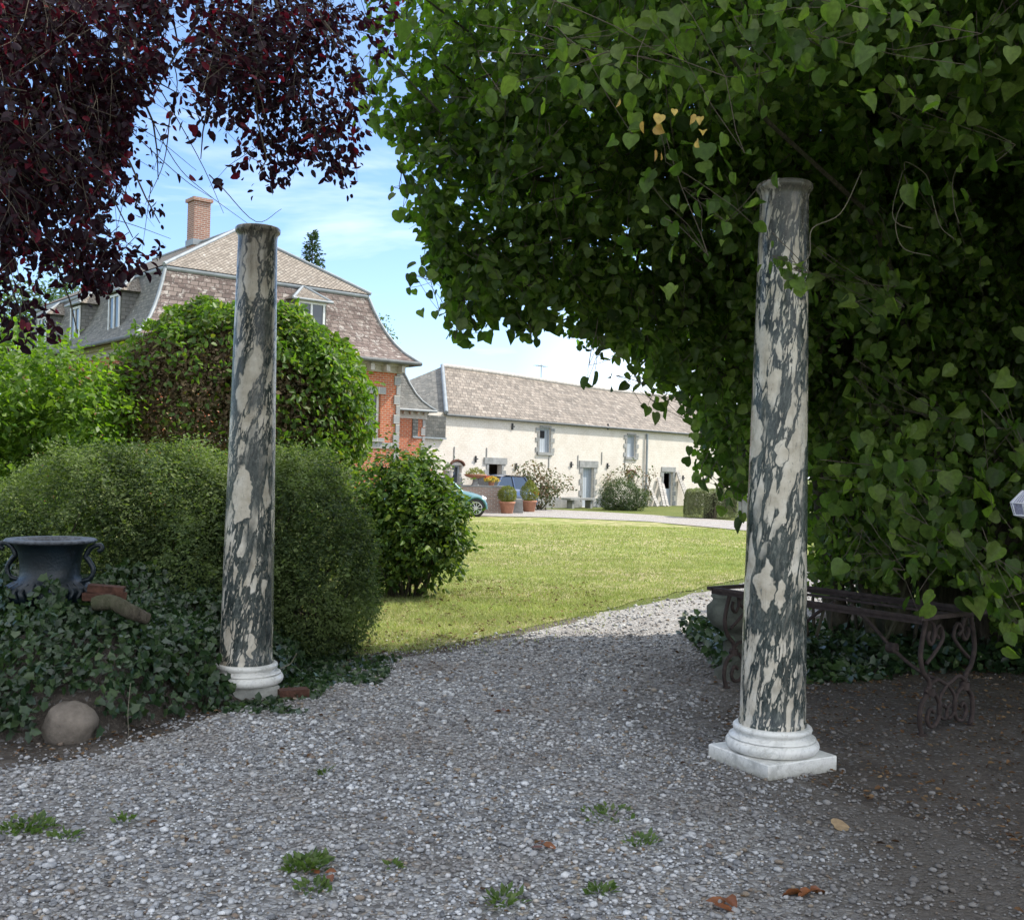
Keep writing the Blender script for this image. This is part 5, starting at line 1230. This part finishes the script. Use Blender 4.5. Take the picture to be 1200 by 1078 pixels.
p = scatter(LAWN, 8.8, 15, 60, 0); p = p[p[:, 0] < 1.2 - .0 * p[:, 1]]; n = len(p)
tag(foliage('fallen_leaves', np.c_[p, np.full(n, .03)], UP + rng.normal(size=(n, 3)) * .35, rng.normal(size=(n, 3)) * [1, 1, .1], rng.uniform(.02, .05, n), 'oval', M['litter']), 'dry leaves scattered over the near lawn below the laurel', 'leaf litter', kind='stuff')
# ================================================================== LINDEN
def nz(P, s, seed): return np.sin(P[:, 0] * s + seed) * np.sin(P[:, 1] * s * 1.1 + seed * 2) * np.sin(P[:, 2] * s * .9 + seed * 3)
LIN = [(428,-80),(432,60),(428,120),(436,150),(470,172),(476,205),(492,232),(490,262),(508,300),(500,310),(522,330),(520,372),(540,398),(560,388),(578,372),(600,362),(612,392),(632,372),(660,382),(690,418),(700,400),(720,408),(745,420),(762,448),(790,462),(812,486),(822,515),(815,545),(838,560),(850,585),(866,578),(905,560),(945,560),
       (948,700),(1000,668),(1035,700),(1060,668),(1120,680),(1150,700),(1170,770),(1300,790),(1300,-80)]
def lkeep(P):
    q, d = proj(P); ok = in_poly(q + rng.normal(size=q.shape) * 5, LIN)
    out = (q[:, 0] > 1290) | (q[:, 1] < -60) | (d < 1)
    return (ok | out) & (np.hypot(P[:, 0], P[:, 1]) > 3.1) 
lt = tag(empty('linden_tree', (3.9, 10.2, 0)), 'huge broad-leaved linden filling the right side, leafy to the ground', 'tree')
lob = [((2.2, 8.0, 4.6), (2.4, 1.8, 1.9)), ((.6, 7.6, 4.6), (1.5, 1.4, 1.2)), ((.9, 7.8, 3.6), (1.5, 1.2, .9)), ((2.6, 8.6, 3.2), (1.8, 1.2, 1.4)),
       ((4.2, 8.6, 3.4), (1.9, 1.2, 1.6)), ((4.4, 9.2, 1.6), (2.2, 1.1, 1.5)), ((2.7, 9.0, 1.6), (1.0, 1.0, 1.4)), ((5.6, 8.2, 1.8), (1.4, 1.2, 1.6)), ((4.4, 7.6, 5.4), (2.2, 1.6, 1.6)),
       ((3.0, 5.6, 4.6), (1.6, 1.4, 1.0)), ((1.2, 5.6, 4.5), (1.2, 1.2, .8)), ((4.6, 6.0, 3.6), (1.2, 1.6, 1.2)), ((1.6, 9.1, 3.4), (1.1, .8, 1.3))] + [(at(x_, y_, Y_), (r_, r_ * .9, r_ * .8)) for x_, y_, Y_, r_ in ((565, 325, 7.4, .48), (520, 215, 7.4, .50), (490, 110, 7.3, .50), (645, 340, 7.5, .45), (560, 245, 7.6, .55), (730, 385, 7.7, .42), (800, 440, 7.9, .42), (850, 510, 8.0, .35), (480, 30, 7.0, .5))]
def clump(P, s=2.2, seed=1.): return np.sin(P[:,0]*s+seed)*np.sin(P[:,1]*s*1.13+seed*2)+np.sin(P[:,2]*s*1.3+seed*3)*np.sin(P[:,0]*s*.8+P[:,1]*s*.9)+.5*np.sin(P[:,0]*s*2.7+seed)*np.sin(P[:,2]*s*2.9+P[:,1]*2)
P, N = lobes_pts(lob, 78, shell=.5, lump=.14, keep=lkeep, inner=.25)
ok = clump(P, 3.1) > -.55; P, N = P[ok], N[ok]
h_ = rng.uniform(size=len(P)) < .5
leafy('crown', P[h_], N[h_], .080, 6, .28, 'heart', M['linden'], lt, lkeep, droop=.5, up=.55)
twiglets('twigs', M['twig'], lt, lkeep, .0022, .6)
leafy('crown', P[~h_], N[~h_], .082, 6, .28, 'broad', M['linden'], lt, lkeep, droop=.5, up=.55)
twiglets('twigs', M['twig'], lt, lkeep, .0022, .6)
P, N = lobes_pts([((4.9, 10.3, 2.6), (2.4, .6, 2.5)), ((4.4, 9.6, 5.0), (2.8, 1.0, 2.0))], 60, shell=.6, keep=lkeep, inner=.8)
leafy('back_foliage', P, N, .15, 4, .4, 'heart', M['linden'], lt, lkeep, up=.3)
P, N = lobes_pts([((4.8, 7.8, 8.0), (3.4, 2.4, 2.2)), ((5.6, 5.6, 6.6), (2.6, 2.6, 1.8))], 12, shell=.5, keep=lkeep, inner=.5)
leafy('upper_foliage', P, N, .30, 4, .6, 'heart', M['linden'], lt, lkeep)
# lower hanging spray in front of the right column
b = MB()
sp = crom([at(952, 275, 5.75), at(940, 312, 5.6), at(925, 318, 5.5), at(905, 305, 5.45)], 6)
b.tube(crom([at(1010, 200, 5.9), at(985, 250, 5.8), at(952, 268, 5.7), at(948, 300, 5.6), at(925, 316, 5.5), at(905, 308, 5.45)], 6), .003, 5)
for pts in ([(1060,205),(1064,225),(1052,250),(1050,270),(1060,292),(1090,300)], [(1060,200),(1062,190),(1085,205),(1092,230),(1102,265),(1118,280)], [(1060,175),(1058,150),(1046,130)], [(1058,200),(1046,245),(1052,262),(1070,268)], [(1160,160),(1120,200),(1118,240),(1124,262)]):
    b.build('bare_twig', M['twig_pale'], lt); b = MB(); b.tube(crom([at(x_, y_, 6.2) for x_, y_ in pts], 5), .003, 5)
b.build('bare_twig', M['twig_pale'], lt)
SPR = []; LT_ = MB()
def spray(pts, n, leaf, mat, name, Y, spread=.06, label=None):
    pts = np.array([at(x_, y_, Y) for x_, y_ in pts]); k = rng.integers(0, len(pts) - 1, n); f = rng.uniform(size=(n, 1))
    P = pts[k] * (1 - f) + pts[k + 1] * f + rng.normal(size=(n, 3)) * spread
    if mat is M['linden']: LT_.tube(wander(pts[0] + UP * .12, pts[-1], 5, .06), .0028, 4); [LT_.tube(wander(pts[q_], P[w_], 3, .08), .0018, 4) for q_ in range(len(pts)) for w_ in rng.integers(0, n, 3)]
    a_ = (P, np.array([-.1, -.55, .75]) + rng.normal(size=(n, 3)) * .6, np.array([0, -.2, -.8]) + rng.normal(size=(n, 3)) * .55, leaf * rng.uniform(.5, 1.1, n))
    if name != 'front_spray': foliage(name, *a_, 'heart', mat, lt)['label'] = label
    else: SPR.append(a_)
spray([(905, 300), (930, 315), (950, 320)], 14, .075, M['linden'], 'front_spray', 5.45, .03)
spray([(925, 325), (948, 335)], 8, .075, M['linden'], 'front_spray', 5.45, .03)
spray([(960, 320), (1000, 350), (1040, 345), (1060, 360)], 46, .11, M['linden'], 'front_spray', 6.4, .12)
spray([(738, 130), (760, 135), (790, 150), (812, 118), (822, 160), (745, 148)], 11, .062, M['yellow_leaf'], 'yellow_leaves', 4.3, .045, 'small cluster of leaves turned yellow')
for pts, n_, lf, Y_ in (([(560, 60), (640, 90), (720, 60), (800, 80)], 60, 0.086, 4.8), ([(780, 190), (800, 220), (850, 260), (830, 300)], 55, 0.078, 5.3), ([(960, 560), (1040, 545), (1090, 590), (1140, 560)], 80, 0.125, 6.9), ([(1060, 600), (1090, 640), (1110, 650)], 34, 0.117, 6.7),
                   ([(1150, 640), (1180, 700), (1200, 740)], 50, 0.125, 6.6), ([(1010, 620), (1040, 650), (1060, 668)], 26, 0.109, 6.9), ([(1150, 480), (1190, 500), (1210, 540)], 40, 0.117, 6.6), ([(860, 20), (950, 40), (1050, 20), (1150, 40)], 120, 0.086, 4.6), ([(1000, 440), (1060, 480), (1120, 500)], 50, 0.109, 7.2),
                   ([(640, 30), (760, 20), (850, 90)], 60, 0.086, 4.6), ([(1040, 130), (1110, 110), (1190, 170)], 60, 0.109, 5.6)):
    spray(pts, n_, lf, M['linden'], 'front_spray', Y_, .17)
# hanging ends over the sky gap
for pts, n_ in (([(700, 395), (698, 420), (690, 428)], 7), ([(545, 370), (540, 395), (533, 398)], 10), ([(620, 380), (622, 398)], 7), ([(800, 490), (780, 480), (765, 462), (742, 435), (722, 440)], 22), ([(600, 350), (622, 375), (640, 370)], 22), ([(860, 600), (880, 590), (870, 560), (840, 540), (822, 548)], 26), ([(472, 190), (478, 222), (492, 235)], 12), ([(492, 320), (508, 330), (515, 365)], 14), ([(470, 218), (468, 222)], 2), ([(436, 140), (428, 110), (434, 60)], 16)):
    spray(pts, int(n_ * 1.3), .085, M['linden'], 'front_spray', 7.2, .07)
LT_.build('sprays', M['twig'], lt)
foliage('outer_leaves', *[np.concatenate(q) for q in zip(*SPR)], 'heart', M['linden'], lt)
tb_ = MB()
for (x, y, r, tx, ty, tz) in ((3.6, 9.9, .17, 3.0, 9.2, 6), (4.1, 10.1, .22, 4.4, 9.8, 8), (4.5, 9.9, .15, 5.2, 9.2, 6), (3.2, 10.1, .11, 2.0, 8.6, 4.6), (3.9, 9.6, .09, 3.4, 8.6, 4.5), (4.9, 10.0, .12, 5.8, 9.4, 5.5), (3.4, 9.7, .06, 2.7, 8.8, 3.2), (4.3, 9.5, .07, 4.0, 8.8, 5.0)):
    limb(tb_, (x, y, -.05), (tx, ty, tz), r, r * .4, 9, .10, 0, 9)
tb_.build('trunk', M['bark'], lt)
lb = MB()
for k in range(60):
    c, r = lob[k % len(lob)]; e = nrm(rng.normal(size=3)); s0 = np.array([rng.uniform(3.2, 4.8), rng.uniform(9.4, 10), rng.uniform(2, 6)])
    limb(lb, s0, np.array(c) + e * np.array(r) * .7, .035, .006, 8, .18, -.1, 5)
for k in range(30):
    x_ = rng.uniform(2.5, 5.6); limb(lb, (x_, rng.uniform(9.3, 10), 0), (x_ + rng.normal() * .4, 9.2, rng.uniform(1.5, 3.2)), .018, .006, 7, .12, 0, 5)
lb.build('limbs', M['bark'], lt)

# off to the right and behind: the neighbouring trees whose shade covers the path
def shade_tree(name, loc, lobes, dens, leaf, lab, mat):
    t_ = tag(empty(name, loc), lab, 'tree')
    P, N = lobes_pts([(np.array(loc) + np.array(o), r) for o, r in lobes], dens, shell=.6, inner=.5)
    foliage('crown', *twig_leaves(P, N, leaf, 4, leaf * 2), 'heart', mat, t_)
    b = MB(); limb(b, loc, np.array(loc) + np.array(lobes[0][0]), .25, .12, 6)
    for o, r in lobes[1:]: limb(b, np.array(loc) + UP * 2.5, np.array(loc) + np.array(o), .1, .04, 6)
    b.build('trunk', M['bark'], t_)

# ================================================================== PURPLE TREE
PUR = [(-500,-60),(-500,392),(20,400),(70,392),(58,350),(30,335),(60,318),(120,345),(158,318),(192,302),(186,285),(150,276),(120,272),(150,240),(192,268),(196,240),(170,214),(150,196),(200,204),(240,214),(262,206),(300,190),(290,230),(305,222),(330,218),(352,188),(372,190),(402,226),(412,224),(408,196),(428,172),(425,130),(438,90),(455,60),(470,20),(500,-60)]
HOLES = [[(200,-5),(236,16),(222,66),(236,128),(262,168),(272,204),(205,212),(165,225),(138,196),(158,130),(186,88)], [(118,250),(140,228),(190,262),(150,276)], [(300,128),(312,150),(296,160)], [(90,150),(104,160),(96,180)], [(250,100),(268,92),(266,116)], [(350,60),(366,70),(352,84)], [(196,40),(212,10),(205,-5),(216,-5),(222,30),(212,62),(196,80),(182,110),(190,130),(205,122),(210,90)], [(160,120),(190,130),(180,180),(160,205),(140,190),(152,160)], [(205,140),(235,160),(250,190),(215,196),(192,170)], [(60,300),(60,325),(20,322),(15,300)]]
def pkeep(P):
    q, d = proj(P); j = q + rng.normal(size=q.shape) * 6; ok = in_poly(j, PUR)
    for h in HOLES: ok &= ~(in_poly(j, h) & (rng.uniform(size=len(j)) < (.62 if h is HOLES[0] else .8)))
    return ok & (d > 3.0)
pt = tag(empty('purple_beech', (-4.6, 3.2, 0)), 'dark purple-leaved beech overhanging the upper left of the view', 'tree')
def pl_(px, py, Y, r, rz_=None): c = at(px, py, Y); return (c, (r, r * .8, rz_ or r * .8))
pl = [pl_(40, 130, 5.0, .95, .75), pl_(60, 290, 5.2, .42, .5), pl_(110, 40, 4.9, .8), pl_(130, 190, 5.2, .45, .42), pl_(250, 60, 5.4, .55, .5), pl_(340, 110, 5.6, .55, .42), pl_(400, 40, 5.8, .5, .5), pl_(300, 170, 5.5, .40, .22), pl_(-20, 340, 5.0, .45, .5), pl_(130, 300, 5.2, .32, .16), pl_(-60, 200, 4.8, .8, 1.), pl_(200, -60, 5.2, .9, .6), pl_(25, 345, 5.1, .36, .34), pl_(200, 120, 5.4, .45, .5), pl_(-160, 100, 4.9, .9, .9), pl_(-180, 300, 5.0, .6, .6), pl_(90, 220, 5.3, .5, .5), pl_(60, 60, 5.3, .7, .6), pl_(390, 170, 5.6, .25, .25)]
P, N = lobes_pts(pl, 88, shell=.8, lump=.12, keep=pkeep, inner=.35)
ok = clump(P, 5.5, 2.) > -.15; P, N = P[ok], N[ok]
leafy('crown', P, N, .052, 7, .26, 'oval', M['purple'], pt, pkeep, droop=.55, spread=.45, up=.4)
twiglets('twigs', M['twig'], pt, pkeep, .0016, .8)
P, N = lobes_pts([pl_(30, 60, 5.6, .9, .8), pl_(30, 230, 5.7, .6, .7)], 60, shell=.8, keep=pkeep, inner=.5)
leafy('back_foliage', P, N, .062, 6, .28, 'oval', M['purple'], pt, pkeep)
off = lambda P: (proj(P)[0][:, 1] < -40) | (proj(P)[1] < .5) | (proj(P)[0][:, 0] < -60)
P, N = lobes_pts([((-4.6, 4.5, 6.3), (2.2, 2.6, 1.5))], 14, shell=.5, keep=off, inner=.5)
leafy('upper_foliage', P, N, .16, 5, .5, 'oval', M['purple'], pt, off)
tb_ = MB(); trk = limb(tb_, (-5.4, 3.4, 0), (-4.6, 4.2, 5.6), .28, .16, 8, .1, 0, 10); tb_.build('trunk', M['bark'], pt)
lb = MB()
tops = [at(-40, -60, 5.0), at(150, -120, 5.2), at(280, -100, 5.5), at(400, -120, 5.8)]
for t0 in tops: limb(lb, trk[-1], t0, .05, .03, 7, .1, 0, 6)
for k in range(34):
    c, r = pl[k % len(pl)]; t0 = tops[int(np.argmin([np.linalg.norm(np.array(c) - q) for q in tops]))]
    limb(lb, t0, np.array(c) + nrm(rng.normal(size=3) + [0, 0, -.8]) * np.array(r) * .9, .016, .0025, 9, .16, .0, 5)
for pts in ([(80, 60), (130, 130), (180, 160), (230, 200)], [(140, 140), (165, 165), (215, 210), (248, 232)], [(200, 130), (192, 190), (170, 240)], [(160, 60), (170, 120), (205, 190), (240, 225), (290, 262)], [(200, 60), (207, 110), (180, 200)], [(245, 205), (262, 222), (300, 260), (330, 245)], [(40, 230), (100, 250), (150, 262), (200, 280)], [(150, 40), (230, 180), (262, 250)]):
    lb.tube(crom([at(x_, y_, 5.3) for x_, y_ in pts], 5), list(np.linspace(.0035, .0012, 5 * (len(pts) - 1) + 1)), 5)
lb.build('limbs', M['twig'], pt)

shade_tree('shade_tree', (12.5, 4.5, 0), [((0, 0, 14.), (4.2, 4.6, 3.6)), ((-1., -1.5, 11.), (3.6, 3.2, 2.2)), ((.5, 2.6, 12.), (3.2, 3.0, 2.4))], 10, .42, 'tall leafy tree off to the right shading the near gravel', M['linden'])

# ================================================================== LIGHT
SUN_EL, SUN_AZ = 48., 17.      # azimuth counted from +X towards +Y
sv = Vector((math.cos(R(SUN_EL)) * math.cos(R(SUN_AZ)), math.cos(R(SUN_EL)) * math.sin(R(SUN_AZ)), math.sin(R(SUN_EL))))
ld = bpy.data.lights.new('sun', 'SUN'); ld.energy = 3.0; ld.angle = R(.53); ld.color = (1., .93, .82)
lo_ = bpy.data.objects.new('sun', ld); COL.objects.link(lo_); lo_.rotation_euler = sv.to_track_quat('Z', 'Y').to_euler()
wd = bpy.data.worlds.new('World'); sc.world = wd; wd.use_nodes = True; nt = wd.node_tree; nt.nodes.clear()
o_ = nt.nodes.new('ShaderNodeOutputWorld'); bg = nt.nodes.new('ShaderNodeBackground'); sk = nt.nodes.new('ShaderNodeTexSky')
sk.sky_type = 'NISHITA'; sk.sun_disc = False; sk.sun_elevation = R(SUN_EL); sk.sun_rotation = R(90 - SUN_AZ); sk.air_density = 1.; sk.dust_density = .6; sk.ozone_density = 2.
tc = nt.nodes.new('ShaderNodeTexCoord'); mp = nt.nodes.new('ShaderNodeMapping'); nt.links.new(tc.outputs['Generated'], mp.inputs[0])
mp.inputs['Scale'].default_value = (1.0, 1.0, 3.2); mp.inputs['Rotation'].default_value = (0, R(14), 0)
def wn_(scale, det, rough, dist, vec):
    n_ = nt.nodes.new('ShaderNodeTexNoise'); n_.inputs['Scale'].default_value = scale; n_.inputs['Detail'].default_value = det; n_.inputs['Roughness'].default_value = rough; n_.inputs['Distortion'].default_value = dist
    nt.links.new(vec, n_.inputs['Vector']); return n_.outputs['Fac']
def wr_(f, stops):
    r_ = nt.nodes.new('ShaderNodeValToRGB'); e_ = r_.color_ramp.elements
    e_[0].position, e_[0].color = stops[0][0], (*[stops[0][1]] * 3, 1); e_[1].position, e_[1].color = stops[1][0], (*[stops[1][1]] * 3, 1)
    nt.links.new(f, r_.inputs[0]); return r_.outputs[0]
def wm_(op, a, b_):
    m_ = nt.nodes.new('ShaderNodeMath'); m_.operation = op; m_.use_clamp = True
    for i_, v_ in enumerate((a, b_)):
        if isinstance(v_, bpy.types.NodeSocket): nt.links.new(v_, m_.inputs[i_])
        else: m_.inputs[i_].default_value = v_
    return m_.outputs[0]
cl1 = wr_(wn_(2.6, 6, .6, .4, mp.outputs[0]), [(.54, 0), (.78, .7)])
mp2 = nt.nodes.new('ShaderNodeMapping'); nt.links.new(tc.outputs['Generated'], mp2.inputs[0]); mp2.inputs['Scale'].default_value = (1.5, 1.5, 16.); mp2.inputs['Rotation'].default_value = (0, R(-16), 0)
cl2 = wr_(wn_(1.6, 5, .65, .6, mp2.outputs[0]), [(.56, 0), (.76, .45)])
sx_ = nt.nodes.new('ShaderNodeSeparateXYZ'); nt.links.new(tc.outputs['Generated'], sx_.inputs[0])
low = wm_('MULTIPLY', wr_(sx_.outputs[2], [(.02, .9), (.22, 0.)]), wr_(sx_.outputs[0], [(-.14, .1), (.08, 1.)]))
fac = wm_('MAXIMUM', wm_('MAXIMUM', cl1, cl2), low)
mx = nt.nodes.new('ShaderNodeMix'); mx.data_type = 'RGBA'; nt.links.new(fac, mx.inputs[0]); nt.links.new(sk.outputs[0], mx.inputs[6]); mx.inputs[7].default_value = (5.6, 5.9, 6.4, 1)
tr_ = nt.nodes.new('ShaderNodeValToRGB'); e_ = tr_.color_ramp.elements; e_[0].position, e_[0].color = .30, (.74, .83, 1.0, 1); e_[1].position, e_[1].color = .75, (1.25, 1.12, .95, 1)
nt.links.new(sx_.outputs[2], tr_.inputs[0]); mt_ = nt.nodes.new('ShaderNodeMix'); mt_.data_type = 'RGBA'; mt_.blend_type = 'MULTIPLY'; mt_.inputs[0].default_value = 1
nt.links.new(sk.outputs[0], mt_.inputs[6]); nt.links.new(tr_.outputs[0], mt_.inputs[7]); nt.links.new(mt_.outputs[2], mx.inputs[6])
# unseen bright cloud added overhead and behind the viewer to lift the shade
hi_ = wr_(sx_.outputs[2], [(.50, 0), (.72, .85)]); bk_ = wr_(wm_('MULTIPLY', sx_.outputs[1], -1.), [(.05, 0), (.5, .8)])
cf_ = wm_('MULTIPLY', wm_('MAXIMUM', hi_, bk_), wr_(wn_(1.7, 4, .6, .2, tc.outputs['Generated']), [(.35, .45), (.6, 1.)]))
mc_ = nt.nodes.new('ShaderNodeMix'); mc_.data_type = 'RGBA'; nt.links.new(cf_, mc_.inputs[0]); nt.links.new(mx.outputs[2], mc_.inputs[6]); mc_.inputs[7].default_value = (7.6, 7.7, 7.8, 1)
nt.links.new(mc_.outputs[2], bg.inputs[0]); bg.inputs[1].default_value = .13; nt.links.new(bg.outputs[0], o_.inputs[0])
sc.view_settings.view_transform = 'Standard'; sc.view_settings.look = 'None'; sc.view_settings.exposure = 1.15; sc.view_settings.gamma = 1
sc.cycles.max_bounces = 7; sc.cycles.diffuse_bounces = 4; sc.cycles.glossy_bounces = 2; sc.cycles.transmission_bounces = 4; sc.cycles.use_denoising = True
sc.cycles.sample_clamp_indirect = 6
sc.render.use_persistent_data = False
